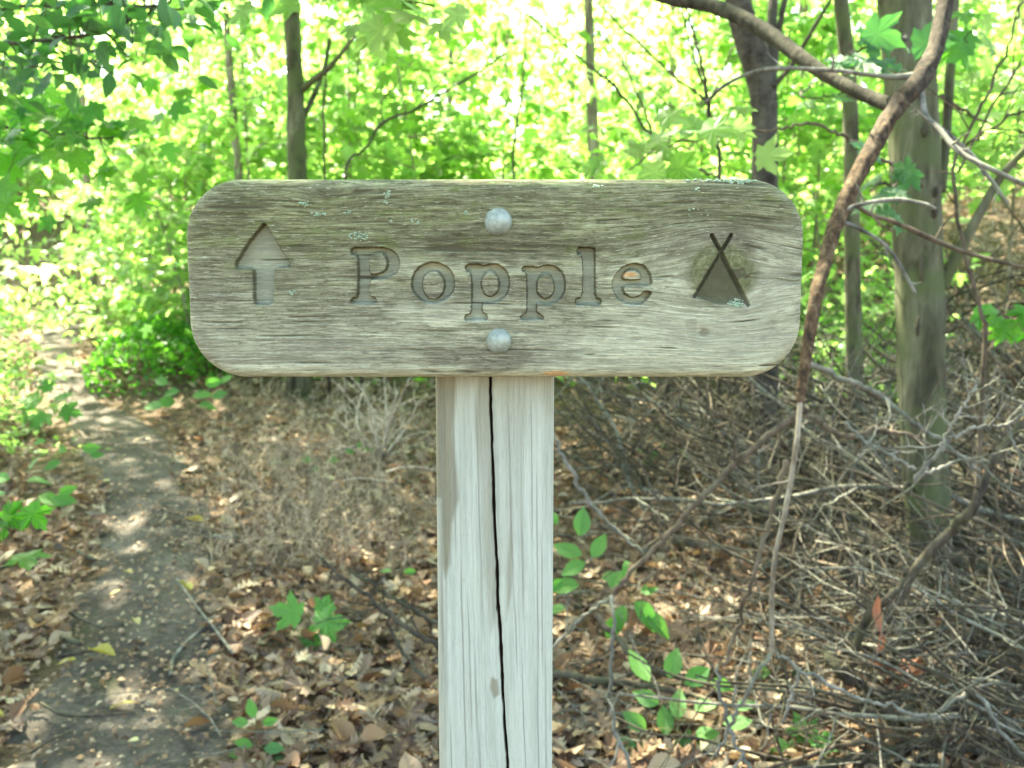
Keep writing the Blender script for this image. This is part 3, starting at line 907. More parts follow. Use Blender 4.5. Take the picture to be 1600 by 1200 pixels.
st = np.maximum(st, .55 * pm([(748, 560), (768, 560), (770, 760), (778, 960), (768, 990), (757, 900), (752, 760), (742, 640)], .003))
st = np.maximum(st, .65 * pm([(797, 740), (801, 780), (802, 860), (798, 930), (792, 970), (790, 900), (796, 820)], .0018))
st = np.maximum(st, .22 * pm([(775, 560), (830, 560), (822, 680), (806, 760), (798, 900), (780, 900), (775, 740)], .006))
st = np.maximum(st, .9 * pm([(768, 1058), (778, 1062), (781, 1085), (773, 1092), (766, 1075)], .0012))
st = np.maximum(st, .35 * sstep(bz0 - .022, bz0, Zg) )  # post toned darker in a band just below the board
st = np.maximum(st, .3 * pm([(845, 560), (870, 560), (868, 640), (855, 650), (840, 610)], .006))
nr, ns_ = Zg.shape
row_b0 = np.column_stack([np.full(nr, pcx - pw / 2), np.full(nr, YP + .089), zr]); row_b1 = np.column_stack([np.full(nr, pcx + pw / 2), np.full(nr, YP + .089), zr])
Vp = np.concatenate([row_b0[:, None], np.stack([Xg, Yg, Zg], -1), row_b1[:, None]], 1)
nn = ns_ + 2
flp = np.concatenate([np.stack([pu[:, 0] - .05, zr, zr * 0], -1)[:, None], np.stack([pu, Zg, Zg * 0], -1), np.stack([pu[:, -1] + .05, zr, zr * 0], -1)[:, None]], 1)
stp = np.concatenate([st[:, :1], st, st[:, -1:]], 1); fip = np.concatenate([fine[:, :1], fine, fine[:, -1:]], 1)
crp = np.concatenate([np.zeros((nr, 1)), 1 - sstep(wcr * 1.0, wcr * 1.5, dc), np.zeros((nr, 1))], 1)
i = np.arange(nr - 1)[:, None] * nn; j = np.arange(nn)[None]; k = (j + 1) % nn
Fp = np.stack([i + j, i + k, i + nn + k, i + nn + j], -1).reshape(-1, 4)
topi = (nr - 1) * nn + np.arange(nn)
topc = len(Vp.reshape(-1, 3))
Vp2 = np.vstack([Vp.reshape(-1, 3), [[pcx, YP + .045, zr[-1] + .001]]])
Tp = np.stack([topi, np.roll(topi, -1), np.full(nn, topc)], -1)
m, nt = new_mat('pale_weathered_post')
fl = attr(nt, 'flow'); wr = attr(nt, 'wear')
sp = nt.nodes.new('ShaderNodeSeparateColor'); nt.links.new(wr.outputs['Color'], sp.inputs[0])
g1 = noise(nt, mapping(nt, fl.outputs['Vector'], (700, 7, 0)), 1, 3, .6)
g2 = noise(nt, mapping(nt, fl.outputs['Vector'], (160, 5, 0)), 1, 4, .6)
g3 = noise(nt, mapping(nt, fl.outputs['Vector'], (1500, 60, 0)), 1, 3, .6)
g4 = noise(nt, mapping(nt, fl.outputs['Vector'], (40, 9, 0)), 1, 4, .6)
c = ramp(nt, g2, [(.3, (.34, .36, .305)), (.55, (.435, .46, .40)), (.75, (.50, .525, .465))])
c = mixc(nt, .25, c, ramp(nt, g1, [(.3, .62), (.5, 1), (.7, 1.1)]), 'MULTIPLY')
c = mixc(nt, ramp(nt, noise(nt, mapping(nt, fl.outputs['Vector'], (330, 2.2, 0)), 1, 2, .5), [(.60, 0), (.66, .35), (.70, 0)]), c, (.27, .27, .22))
c = mixc(nt, .4, c, ramp(nt, g3, [(.3, .6), (.55, 1.05)]), 'MULTIPLY')
c = mixc(nt, ramp(nt, g4, [(.5, 0), (.75, .4)]), c, (.44, .46, .36))
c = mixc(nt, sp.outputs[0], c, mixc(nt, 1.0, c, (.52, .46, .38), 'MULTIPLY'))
c = mixc(nt, math_n(nt, 'MULTIPLY', sp.outputs[1], .8), c, (.22, .22, .18))
c = mixc(nt, ramp(nt, noise(nt, mapping(nt, fl.outputs['Vector'], (500, 180, 0)), 1, 4, .7), [(.58, 0), (.72, .5)]), c, (.30, .27, .2))
c = mixc(nt, sp.outputs[2], c, (.05, .032, .02))
finish(nt, c, .85, .25, math_n(nt, 'ADD', g1, g3), .5, .0006)
M['post'] = m
wz = np.stack([stp, fip, crp, np.ones_like(stp)], -1).reshape(-1, 4)
link('post', mesh_data('post', Vp2 - base, [Fp, Tp], M['post'], True, {'flow': ('FLOAT_VECTOR', np.vstack([flp.reshape(-1, 3), [[0, 1.3, 0]]])), 'wear': ('FLOAT_COLOR', np.vstack([wz, [[.3, 0, 0, 1]]]))}), sign)

# ------------------------------------------------------------------ trees that stand in the picture
def wavy_trunk(g, pts, rad, sides, amp=.05, seed=0, tint=.5):
    V, F = tube(pts, rad, sides, True)
    n = len(pts)
    a = np.tile(np.arange(sides), n); r_ = np.repeat(np.arange(n), sides)
    c = np.repeat(np.asarray(pts), sides, 0)
    body = V[:n * sides]
    k = 1 + amp * 2 * (vnoise(np.cos(a / sides * 6.283) * 1.5 + 5, np.sin(a / sides * 6.283) * 1.5 + r_ * .35, seed) - .5) + amp * .8 * (vnoise(a * .9, r_ * .8, seed + 1) - .5)
    V[:n * sides] = c + (body - c) * k[:, None]
    g.add(V, F, tint)

def px_path(pts, n=6, jit=0.0):
    """(px, py, depth, width in px) -> world points and radii"""
    w = np.array([np.append(P(a, b, d), .5 * w_ * d / FPX) for a, b, d, w_ in pts])
    q = smooth_path(w, n)
    if jit: q[1:, :3] += RNG.normal(0, jit, (len(q) - 1, 3))
    return q[:, :3], np.maximum(q[:, 3], .0006)

def twigs_on(g, pts, rad, n, length, r0, up=.3, sides=4, lo=.2, seed=None, tint=.5, curve=.5):
    k = len(pts)
    for _ in range(n):
        i = int(random.uniform(lo, .97) * (k - 1))
        p = pts[i]; d = pts[min(i + 1, k - 1)] - pts[max(i - 1, 0)]
        d = d / (np.linalg.norm(d) + 1e-9)
        v = RNG.normal(0, 1, 3); v[2] += up
        v -= d * np.dot(v, d) * .6; v += d * random.uniform(.2, .9)
        v /= np.linalg.norm(v)
        L = length * random.uniform(.35, 1.1)
        b = RNG.normal(0, curve, 3)
        q = [p + v * L * t + b * L * .35 * t * t + RNG.normal(0, .012 * L, 3) * (t > 0) for t in np.linspace(0, 1, 6)]
        ra = min(r0, rad[i] * .75)
        g.tube(q, np.linspace(ra, ra * .3, 6), sides, tint, False)
        if L > length * .6:
            for t in (2, 3, 4):
                v2 = v + RNG.normal(0, .6, 3); v2 /= np.linalg.norm(v2)
                L2 = L * random.uniform(.15, .4)
                q2 = [q[t] + v2 * L2 * s_ + RNG.normal(0, .02 * L2, 3) for s_ in (0, .5, 1)]
                g.tube(q2, np.linspace(ra * .5, ra * .22, 3), 3, tint, False)

def crown_leaves(g, c, rad, n, tm, size, flat=.35, tint=None):
    """leaves on sprays spread through a crown"""
    ns = max(6, n // 22)
    ang = RNG.random(ns) * 6.283
    rr = rad * np.cbrt(RNG.random(ns)); el = RNG.normal(0, 1, ns)
    v = RNG.normal(0, 1, (ns, 3)); v /= np.linalg.norm(v, axis=1, keepdims=True)
    cen = np.array(c) + v * rr[:, None] * np.array([1, 1, .75])
    idx = np.repeat(np.arange(ns), 22)
    off = RNG.normal(0, 1, (len(idx), 3)) * np.array([.26, .26, .07])
    pos = cen[idx] + off
    R = rots(RNG.random(len(idx)) * 6.283, RNG.normal(-.25, flat, len(idx)), RNG.normal(0, flat, len(idx)))
    scatter(g, tm, pos, R, size * RNG.uniform(.6, 1.15, len(idx)), RNG.random(len(idx)))
    return cen

def near_tree(name, label, trunk_pts, mat, sides, crown_c, crown_r, nleaf, leafsize=.10, amp=.05, seed=0, limbs=()):
    base_xy = trunk_pts[0]
    q, r = px_path(trunk_pts, 8)
    gzb = float(gz(q[0][0], q[0][1]))
    b = np.array([q[0][0], q[0][1], gzb])
    q = np.vstack([[q[0][0], q[0][1], gzb - .1], q]); r = np.append(r[0] * 1.25, r)
    t = thing(name, label, 'tree', b)
    top = q[-1]
    d = (q[-1] - q[-6]); d /= np.linalg.norm(d)
    ext = [top + d * (k * .4) + np.array([random.uniform(-.03, .03), random.uniform(-.03, .03), 0]) for k in range(1, 8)]
    q2 = np.vstack([q, ext]); r2 = np.append(r, r[-1] * np.linspace(.97, .5, 7))
    g = Geo(); wavy_trunk(g, q2, r2, sides, amp, seed); part('trunk', g, mat, t, True, b)
    for l in limbs:
        ql, rl = px_path(l, 7)
        d2 = ql[-1] - ql[-4]; d2 /= np.linalg.norm(d2)
        if l[-1][1] <= 4:
            ql = np.vstack([ql, [ql[-1] + d2 * .4 * k for k in range(1, 5)]]); rl = np.append(rl, rl[-1] * np.linspace(.95, .5, 4))
        g = Geo(); wavy_trunk(g, ql, rl, 10, amp, seed + 3); part('limb', g, mat, t, True, b)
    if nleaf:
        cc = q2[-1] + np.array(crown_c)
        g = Geo()
        cen = crown_leaves(g, cc, crown_r, nleaf, T_MAPLE_L, leafsize)
        gb = Geo()
        for c_ in cen[::4]:
            s_ = q2[-1 - random.randint(0, 4)]
            m_ = (s_ + c_) / 2 + np.array([0, 0, .15])
            gb.tube(smooth_path([s_, m_, c_], 4), np.linspace(.02, .004, 9), 5, .5, False)
        part('bough', gb, mat, t, True, b, 'stuff')
        part('crown', g, M['leaf'], t, False, b, 'stuff')
    return t, b

def gd(px, py):
    return float(np.dot(G(px, py) - CC, FW))

d1 = 3.35
big, big_b = near_tree('maple_tree', 'thick grey green trunk with lichen, right of the sign behind the leaning rusty bough',
    [(1466, 1000, d1, 84), (1458, 900, d1, 70), (1448, 760, d1, 69), (1440, 620, d1, 69), (1438, 480, d1, 74), (1433, 360, d1, 74), (1428, 230, d1, 76), (1421, 110, d1, 78), (1413, 0, d1, 82)],
    M['bark_grey'], 28, (0, .6, 1.5), 2.4, 3600, .11, .035, 3,
    limbs=[[(1470, 450, d1 - .02, 20), (1500, 390, d1 - .05, 18), (1530, 335, d1 - .08, 15), (1565, 275, d1 - .1, 12), (1610, 225, d1 - .15, 10)],
           [(1470, 300, d1 + .03, 16), (1478, 220, d1 + .05, 14), (1484, 120, d1 + .08, 15), (1490, 40, d1 + .1, 13), (1494, -20, d1 + .1, 11)]])
# dark scars on the big trunk
g = Geo()
for (px, py, w_, h_) in ((1440, 420, 6, 20), (1434, 510, 5, 14), (1461, 330, 7, 10), (1462, 300, 6, 8), (1445, 205, 8, 9)):
    c_ = P(px, py, d1 - .5 * 84 * d1 / FPX * .96); V, F = tube([c_ + np.array([0, 0, -h_ * d1 / FPX]), c_, c_ + np.array([0, 0, h_ * d1 / FPX])], [.004, w_ * d1 / FPX * .7, .004], 8)
    g.add(V, F)
part('bark_scar', g, M['twig_dark'], big, True, big_b, 'stuff')
d2 = 4.5
near_tree('cherry_tree', 'dark banded trunk forking above the right end of the sign',
    [(1196, 850, d2, 48), (1196, 700, d2, 42), (1195, 500, d2, 40), (1195, 300, d2, 40), (1195, 200, d2, 40), (1192, 140, d2, 44), (1178, 85, d2, 46), (1160, 30, d2, 42), (1150, -10, d2, 38)],
    M['bark_dark'], 20, (-.3, .8, 1.6), 2.3, 3000, .10, .05, 8,
    limbs=[[(1200, 150, d2 + .02, 24), (1205, 90, d2 + .03, 19), (1206, 40, d2 + .05, 16), (1208, -5, d2 + .1, 15)],
           [(1207, 130, d2 + .03, 12), (1214, 70, d2 + .05, 10), (1222, 20, d2, 9), (1228, -5, d2, 9)],
           [(1208, 135, d2 - .05, 8), (1235, 105, d2 - .1, 7), (1262, 60, d2 - .2, 6), (1298, 0, d2 - .3, 5)]])
d3 = 5.0
near_tree('maple_sapling', 'slender brown trunk between the dark forked tree and the thick grey trunk',
    [(1340, 800, d3, 29), (1338, 650, d3, 26), (1333, 480, d3, 26), (1331, 350, d3, 25), (1330, 220, d3, 24), (1326, 120, d3, 24), (1318, 40, d3, 23), (1313, -5, d3, 22)],
    M['bark_grey'], 14, (.5, .6, 1.4), 1.9, 1600, .10, .05, 12)
d5 = 7.2
near_tree('oak_tree', 'brown broken-barked trunk with a right fork, above the left half of the sign',
    [(466, 520, d5, 36), (465, 400, d5, 33), (464, 270, d5, 30), (463, 220, d5, 31), (462, 150, d5, 27), (459, 80, d5, 26), (456, 30, d5, 27), (455, -5, d5, 26)],
    M['bark_grey'], 16, (0, .5, 1.6), 2.0, 1500, .10, .08, 14,
    limbs=[[(471, 140, d5, 14), (490, 125, d5 - .1, 11), (512, 108, d5 - .2, 9), (532, 85, d5 - .3, 7), (556, 55, d5 - .4, 5)],
           [(474, 185, d5 + .05, 9), (492, 145, d5 + .1, 8), (506, 108, d5 + .2, 7), (516, 60, d5 + .2, 6)]])
d6 = 8.5
near_tree('birch_tree', 'thin pale trunk nearest the left end of the sign, behind it',
    [(375, 480, d6, 16), (373, 270, d6, 13), (368, 220, d6, 12), (362, 140, d6, 13), (357, 80, d6, 11), (352, -5, d6, 10)],
    M['bark_pale'], 12, (0, .3, 1.0), 1.4, 900, .1, .06, 17)
d7 = 8.0
near_tree('ash_tree', 'straight pale brown trunk rising behind the middle of the sign',
    [(931, 500, d7, 24), (928, 270, d7, 20), (926, 200, d7, 18), (923, 120, d7, 16), (921, 50, d7, 15), (919, -5, d7, 14)],
    M['bark_pale'], 14, (0, .4, 1.2), 1.5, 1000, .1, .05, 19)
# off-frame left maples: one carries the hanging sprays, two added to shade the trail
def off_tree(label, x, y, h, r, mat, nleaf, lean=0.0):
    b = on_ground(x, y)
    t = thing('maple_tree', label, 'tree', b)
    q = smooth_path([b + [0, 0, -.1], b + [.03 + lean * .2, .05, h * .4], b + [-.05 + lean * .6, .1, h * .75], b + [.02 + lean, .1, h]], 8)
    g = Geo(); wavy_trunk(g, q, np.linspace(r, r * .5, len(q)), 16, .05, 31); part('trunk', g, mat, t, True, b)
    if nleaf:
        g = Geo(); crown_leaves(g, q[-1] + [0, 0, 1.0], 2.3, nleaf, T_MAPLE_L, .125)
        part('crown', g, M['leaf'], t, False, b, 'stuff')
    return t, b, q
left_t, left_b, left_q = off_tree('maple standing just outside the left edge whose leafy sprays hang over the trail', -2.35, 2.9, 4.6, .09, M['bark_grey'], 6000)

off_tree('second maple outside the left edge, farther back along the trail', -5.0, 8.4, 5.4, .11, M['bark_grey'], 5200, 1.5)
off_tree('third maple outside the left edge, between the other two along the trail', -3.9, 5.4, 5.0, .10, M['bark_grey'], 4200, .4)

# leaves that can be told apart: each one an object under its twig
LEAFME = {}
def leaf_me(kind, i, mat):
    k = (kind, i, mat)
    if k not in LEAFME:
        T = {'maple': T_MAPLE, 'ovate': T_OV, 'oak': T_OAK, 'drym': T_DRYM, 'dryo': T_DRYO, 'narrow': T_EL}[kind]
        V, F = T[i % len(T)]
        LEAFME[k] = mesh_data(kind + '_leaf', V, F, M[mat], False, {'tint': ('FLOAT', np.zeros(len(V)))})
    return LEAFME[k]

def put_leaf(parent, base, kind, mat, pos, size, h, p, r, name='leaf', lean=0.0):
    o = bpy.data.objects.new(name, leaf_me(kind, random.randint(0, 4) % {'maple': 3, 'ovate': 3, 'oak': 5, 'drym': 2, 'dryo': 2, 'narrow': 2}[kind], mat))
    COL.objects.link(o)
    R = Matrix.Rotation(lean, 4, 'X') @ Matrix(rots(h, p, r).tolist()).to_4x4()
    o.matrix_local = Matrix.Translation(Vector((np.asarray(pos) - base).tolist())) @ R @ Matrix.Diagonal((size, size, size, 1))
    if parent: o.parent = parent
    return o

def spray(tree, base, twig_pts, twig_mat, kind, mat, n, size, spread, lo=.1, droop=-.3, tilt=.35, jitz=.04, hang=False):
    """a leafy twig: part 'branch' of the tree, its leaves sub-parts"""
    q, r = px_path(twig_pts, 6, .004)
    g = Geo(); g.tube(q, r, 6)
    twigs_on(g, q, r, max(3, n // 5), spread * 1.2, .0025, 0, 4, lo)
    br = part('branch', g, M[twig_mat], tree, True, base)
    for _ in range(n):
        i = int(random.uniform(lo, 1) * (len(q) - 1))
        pos = q[i] + RNG.normal(0, 1, 3) * np.array([spread, spread * .8, jitz])
        if hang: put_leaf(br, base, kind, mat, pos, size * random.uniform(.7, 1.15), math.pi + random.gauss(0, 1.0), random.gauss(0, .3), random.gauss(0, .35), lean=random.gauss(1.0, .4))
        else: put_leaf(br, base, kind, mat, pos, size * random.uniform(.7, 1.15), random.uniform(0, 6.28), random.gauss(droop, tilt), random.gauss(0, tilt))
    return br

# upper left: bluish shade-side leaves, then brighter ones lower and behind
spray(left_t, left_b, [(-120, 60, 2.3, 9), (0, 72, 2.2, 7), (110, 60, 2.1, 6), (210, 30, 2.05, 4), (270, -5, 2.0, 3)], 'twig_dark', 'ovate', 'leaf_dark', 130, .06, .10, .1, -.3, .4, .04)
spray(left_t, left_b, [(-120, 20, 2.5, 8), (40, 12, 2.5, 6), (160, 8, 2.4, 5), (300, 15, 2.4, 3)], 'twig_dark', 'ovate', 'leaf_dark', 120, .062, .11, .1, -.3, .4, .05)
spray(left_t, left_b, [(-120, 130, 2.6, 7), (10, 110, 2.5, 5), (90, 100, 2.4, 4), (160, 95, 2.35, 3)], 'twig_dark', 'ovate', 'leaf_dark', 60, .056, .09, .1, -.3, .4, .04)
spray(left_t, left_b, [(-120, 180, 2.9, 7), (20, 200, 2.9, 5), (110, 215, 2.8, 4), (180, 215, 2.8, 3)], 'twig_dark', 'maple', 'leaf', 70, .08, .12, .1, -.7, .45, .08, True)
spray(left_t, left_b, [(-100, 290, 2.6, 6), (-20, 285, 2.6, 4), (30, 290, 2.6, 3)], 'twig_dark', 'maple', 'leaf', 16, .07, .07, .1, -.9, .4, .08, True)
spray(left_t, left_b, [(-100, 730, 2.1, 6), (-20, 790, 2.1, 4), (15, 830, 2.1, 3)], 'twig_brown', 'maple', 'leaf', 9, .075, .035, .3, -1.0, .3, .06, True)
# maple leaves at the top centre; brighter leaf material stands in for sunlight
spray(left_t, left_b, [(250, -150, 2.2, 7), (420, -60, 2.1, 5), (560, -10, 2.0, 4), (680, 10, 2.0, 3)], 'twig_dark', 'maple', 'leaf_far', 24, .088, .055, .66, -1.0, .35, .05, True)
spray(left_t, left_b, [(250, -120, 2.4, 6), (330, -40, 2.3, 4), (370, -5, 2.3, 3)], 'twig_dark', 'maple', 'leaf_far', 10, .085, .05, .5, -.9, .4, .04, True)
# right hand sprays grow from the thick grey trunk
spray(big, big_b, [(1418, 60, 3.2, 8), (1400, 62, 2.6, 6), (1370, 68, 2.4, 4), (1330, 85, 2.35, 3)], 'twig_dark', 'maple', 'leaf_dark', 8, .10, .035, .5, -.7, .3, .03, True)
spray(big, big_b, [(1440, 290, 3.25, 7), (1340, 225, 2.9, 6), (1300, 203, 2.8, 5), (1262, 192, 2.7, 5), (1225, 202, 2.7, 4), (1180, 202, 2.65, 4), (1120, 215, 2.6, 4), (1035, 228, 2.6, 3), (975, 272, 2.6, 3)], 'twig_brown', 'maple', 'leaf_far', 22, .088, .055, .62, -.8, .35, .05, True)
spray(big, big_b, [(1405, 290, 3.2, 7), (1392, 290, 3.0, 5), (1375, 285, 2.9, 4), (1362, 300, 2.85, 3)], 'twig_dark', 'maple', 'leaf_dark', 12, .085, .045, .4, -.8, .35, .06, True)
spray(big, big_b, [(1450, 80, 3.25, 7), (1485, 62, 3.0, 5), (1510, 68, 2.9, 3)], 'twig_dark', 'maple', 'leaf', 7, .08, .04, .5, -.8, .4, .04, True)
spray(big, big_b, [(1270, 130, 4.0, 4), (1250, 148, 3.6, 3), (1290, 152, 3.5, 3), (1320, 145, 3.5, 2)], 'twig_dark', 'maple', 'leaf', 7, .085, .06, .2, -.3, .35, .02)
spray(big, big_b, [(1478, 520, 3.3, 5), (1520, 500, 3.2, 4), (1570, 495, 3.1, 3), (1610, 520, 3.0, 3)], 'twig_brown', 'maple', 'leaf', 14, .075, .06, .35, -.5, .4, .04, True)
spray(big, big_b, [(1470, 150, 3.4, 7), (1520, 180, 3.6, 5), (1570, 200, 3.7, 3), (1610, 210, 3.7, 3)], 'twig_brown', 'maple', 'leaf_far', 60, .10, .17, .2, -.7, .4, .17, True)

# ------------------------------------------------------------------ dead boughs and twigs traced one by one
def dead(name, label, cat, segs, mat, sides=8, ntw=0, tl=.2, jit=.003, group=None, amp=.06, up=.2):
    qs = [px_path(s, 7, 0) for s in segs]
    qs = [(q_, r_ * .72) for q_, r_ in qs]
    b = qs[0][0][0]
    g = Geo()
    for q, r in qs:
        q = q.copy(); q[1:-1] += RNG.normal(0, jit, (len(q) - 2, 3))
        wavy_trunk(g, q, r, sides, amp, random.randint(0, 99))
        if ntw: twigs_on(g, q, r, ntw, tl, .0035, up)
    o = link(name, geo_data(name, g, M[mat], True, b), None, b)
    return tag(o, label, cat, group)
rb = thing('dead_bough', 'rusty brown dead bough leaning down past the right end of the sign', 'branch', P(1478, -10, 2.3))
rbb = P(1478, -10, 2.3)
def rbpart(name, pts, mat, sides, amp, seed, ntw=0, tl=.2):
    q, r = px_path(pts, 8); g = Geo(); wavy_trunk(g, q, r, sides, amp, seed)
    if ntw: twigs_on(g, q, r, ntw, tl, .003, .1)
    return part(name, g, M[mat], rb, True, rbb)
rbpart('stem', [(1482, -30, 2.35, 27), (1474, 20, 2.3, 26), (1462, 75, 2.25, 26), (1440, 122, 2.2, 31), (1402, 165, 2.15, 28), (1368, 222, 2.1, 27), (1335, 285, 2.05, 26), (1310, 340, 2.0, 24), (1291, 400, 1.95, 22), (1277, 455, 1.9, 21), (1265, 520, 1.88, 19), (1256, 580, 1.86, 17), (1250, 628, 1.85, 14)], 'bark_rust', 22, .13, 41)
rbpart('side_branch', [(1400, 168, 2.17, 25), (1355, 150, 2.25, 22), (1310, 128, 2.32, 22), (1262, 98, 2.4, 23), (1215, 62, 2.5, 24), (1160, 28, 2.6, 24), (1105, 8, 2.7, 22), (1040, -2, 2.8, 16), (960, -30, 2.9, 10)], 'bark_branch', 12, .06, 42)
rbpart('side_branch', [(1436, 118, 2.2, 12), (1385, 120, 2.2, 8), (1300, 110, 2.2, 7), (1215, 107, 2.25, 7), (1170, 115, 2.3, 6), (1130, 135, 2.3, 6), (1104, 160, 2.35, 7)], 'twig_grey', 8, .1, 43, 2, .12)
rbpart('side_branch', [(1436, 115, 2.2, 12), (1440, 150, 2.18, 11), (1447, 182, 2.15, 11), (1470, 205, 2.1, 9), (1500, 238, 2.05, 9), (1550, 265, 2.0, 8), (1610, 292, 2.0, 8)], 'twig_grey', 8, .1, 44, 3, .12)
rbpart('side_branch', [(1447, 185, 2.15, 9), (1475, 205, 2.12, 8), (1520, 245, 2.1, 8), (1575, 318, 2.05, 5)], 'twig_grey', 8, .1, 45, 2, .1)
rbpart('side_branch', [(1325, 312, 2.03, 8), (1360, 335, 2.05, 7), (1400, 348, 2.05, 8), (1460, 375, 2.05, 8), (1520, 398, 2.05, 7), (1610, 420, 2.0, 6)], 'twig_brown', 8, .1, 46, 3, .12)
rbpart('side_branch', [(1310, 340, 2.0, 7), (1335, 322, 2.0, 6), (1395, 312, 2.0, 7), (1440, 318, 2.0, 6), (1462, 326, 2.0, 5)], 'twig_grey', 8, .1, 47, 1, .1)
rbpart('side_branch', [(1308, 345, 2.0, 7), (1345, 358, 2.0, 6), (1385, 385, 2.0, 6), (1412, 425, 2.0, 6), (1430, 458, 2.0, 5)], 'twig_grey', 8, .1, 48, 2, .08)
rbpart('broken_tip', [(1250, 626, 1.85, 9), (1246, 680, 1.84, 9), (1236, 750, 1.83, 9), (1222, 820, 1.82, 8), (1212, 865, 1.82, 8), (1206, 930, 1.82, 8), (1206, 1020, 1.83, 8)], 'twig_tan', 8, .08, 49, 2, .08)

dead('dead_branch', 'long brown bare stick slanting up rightwards from the seedling beside the post', 'branch', [[(958, 930, 2.25, 10), (1000, 880, 2.25, 11), (1080, 795, 2.25, 12), (1160, 715, 2.25, 13), (1238, 652, 2.25, 15), (1260, 640, 2.25, 13)]], 'twig_brown', 8, 2, .15)
dead('dead_branch', 'pale thin stick bending down from the foot of the long slanting brown stick', 'branch', [[(958, 928, 2.25, 8), (957, 1000, 2.2, 8), (953, 1070, 2.2, 9), (962, 1140, 2.2, 9), (985, 1210, 2.2, 9)], [(955, 932, 2.25, 9), (925, 955, 2.3, 8), (890, 985, 2.35, 7), (850, 1030, 2.4, 7)]], 'twig_grey', 7, 2, .1)
dead('dead_branch', 'grey twig curving down from the right edge of the post', 'branch', [[(860, 670, 2.4, 8), (890, 730, 2.4, 9), (920, 785, 2.4, 9), (965, 830, 2.4, 8), (1005, 865, 2.4, 7)]], 'twig_grey', 7, 2, .12)
dead('dead_branch', 'brown stick dropping steeply left below the broken tip of the rusty bough', 'branch', [[(1228, 720, 2.0, 14), (1205, 810, 2.05, 12), (1180, 890, 2.05, 10), (1155, 970, 2.1, 9), (1130, 1040, 2.1, 8)]], 'twig_brown', 7, 3, .15)
dead('dead_branch', 'pale forked twig crossing in an X at the lower middle of the brush', 'branch', [[(1206, 1015, 2.1, 9), (1170, 1080, 2.1, 8), (1140, 1135, 2.1, 8), (1120, 1180, 2.1, 6)], [(1122, 1040, 2.12, 8), (1130, 1100, 2.1, 8), (1145, 1150, 2.08, 9), (1180, 1215, 2.05, 10)], [(1206, 1015, 2.1, 8), (1250, 1045, 2.1, 8), (1330, 1085, 2.1, 9), (1385, 1105, 2.1, 8)], [(1250, 1045, 2.1, 7), (1235, 1090, 2.1, 7), (1222, 1130, 2.1, 6)]], 'twig_grey', 7, 2, .1)
dead('dead_branch', 'thick dark curved bough holding brown leaves near the bottom right', 'branch', [[(1292, 1010, 2.55, 22), (1305, 1040, 2.5, 26), (1345, 1070, 2.5, 27), (1390, 1085, 2.5, 26), (1445, 1088, 2.55, 24), (1520, 1120, 2.6, 30), (1620, 1160, 2.6, 34)], [(1330, 1052, 2.52, 18), (1338, 1010, 2.5, 18), (1362, 955, 2.45, 20), (1400, 925, 2.4, 18), (1418, 890, 2.4, 17)]], 'twig_dark', 10, 4, .2)
dead('dead_branch', 'stout dark bough slanting up from the lower middle of the brush to the right edge', 'branch', [[(1405, 945, 2.4, 18), (1430, 890, 2.38, 20), (1475, 840, 2.35, 22), (1520, 790, 2.3, 21), (1548, 730, 2.3, 18), (1600, 660, 2.3, 15)]], 'twig_dark', 10, 8, .25)
dead('dead_branch', 'dark bent bough lying across the litter behind the forked grey twig', 'branch', [[(1150, 790, 3.6, 16), (1215, 800, 3.55, 20), (1280, 795, 3.5, 20), (1335, 808, 3.45, 22), (1385, 825, 3.4, 22)]], 'twig_dark', 10, 2, .2)
dead('dead_branch', 'grey twig with small pale forks arching over the brush at the right', 'branch', [[(1430, 755, 1.9, 9), (1470, 700, 1.9, 9), (1490, 682, 1.9, 8), (1530, 668, 1.9, 8), (1575, 664, 1.9, 8), (1610, 635, 1.9, 9)], [(1470, 705, 1.9, 8), (1492, 655, 1.9, 6), (1515, 620, 1.9, 6), (1528, 590, 1.9, 5)], [(1576, 664, 1.9, 6), (1588, 700, 1.9, 5), (1600, 740, 1.9, 5)]], 'twig_grey', 7, 5, .12)
dead('dead_branch', 'pale grey stick crossing in front of the thick grey trunk at knee height', 'branch', [[(1320, 660, 2.3, 9), (1350, 688, 2.3, 8), (1390, 710, 2.3, 8), (1430, 735, 2.3, 9)]], 'twig_grey', 7, 5, .14)
dead('dead_branch', 'short pale curved stick crossing right from the foot of the thick grey trunk', 'branch', [[(1432, 742, 2.1, 9), (1460, 735, 2.1, 8), (1500, 720, 2.1, 7), (1545, 722, 2.1, 6)]], 'twig_grey', 7, 5, .14)
dead('dead_branch', 'long grey stick sloping down right from the sign end to the thick trunk', 'branch', [[(1265, 568, 2.6, 12), (1320, 595, 2.65, 13), (1370, 615, 2.7, 13), (1420, 655, 2.7, 12), (1475, 690, 2.7, 10), (1530, 735, 2.7, 8)]], 'twig_grey', 8, 4, .2)
dead('dead_branch', 'curved brown stick sagging below the long grey stick by the sign', 'branch', [[(1250, 635, 2.4, 12), (1285, 665, 2.4, 13), (1325, 680, 2.4, 13), (1375, 672, 2.4, 11), (1430, 685, 2.4, 10), (1490, 710, 2.4, 8)]], 'twig_brown', 8, 4, .15)
dead('dead_branch', 'pale stick fanning across the lower right corner', 'branch', [[(1385, 1100, 2.2, 9), (1450, 1120, 2.2, 10), (1520, 1080, 2.25, 10), (1570, 1150, 2.2, 9), (1625, 1200, 2.2, 9)]], 'twig_grey', 8, 5, .2)
dead('dead_branch', 'low dark log lying along the bottom edge right of the post', 'branch', [[(1180, 1200, 2.45, 26), (1290, 1195, 2.45, 28), (1380, 1180, 2.45, 28), (1450, 1165, 2.5, 24), (1620, 1185, 2.5, 22)]], 'twig_dark', 12, 4, .25)
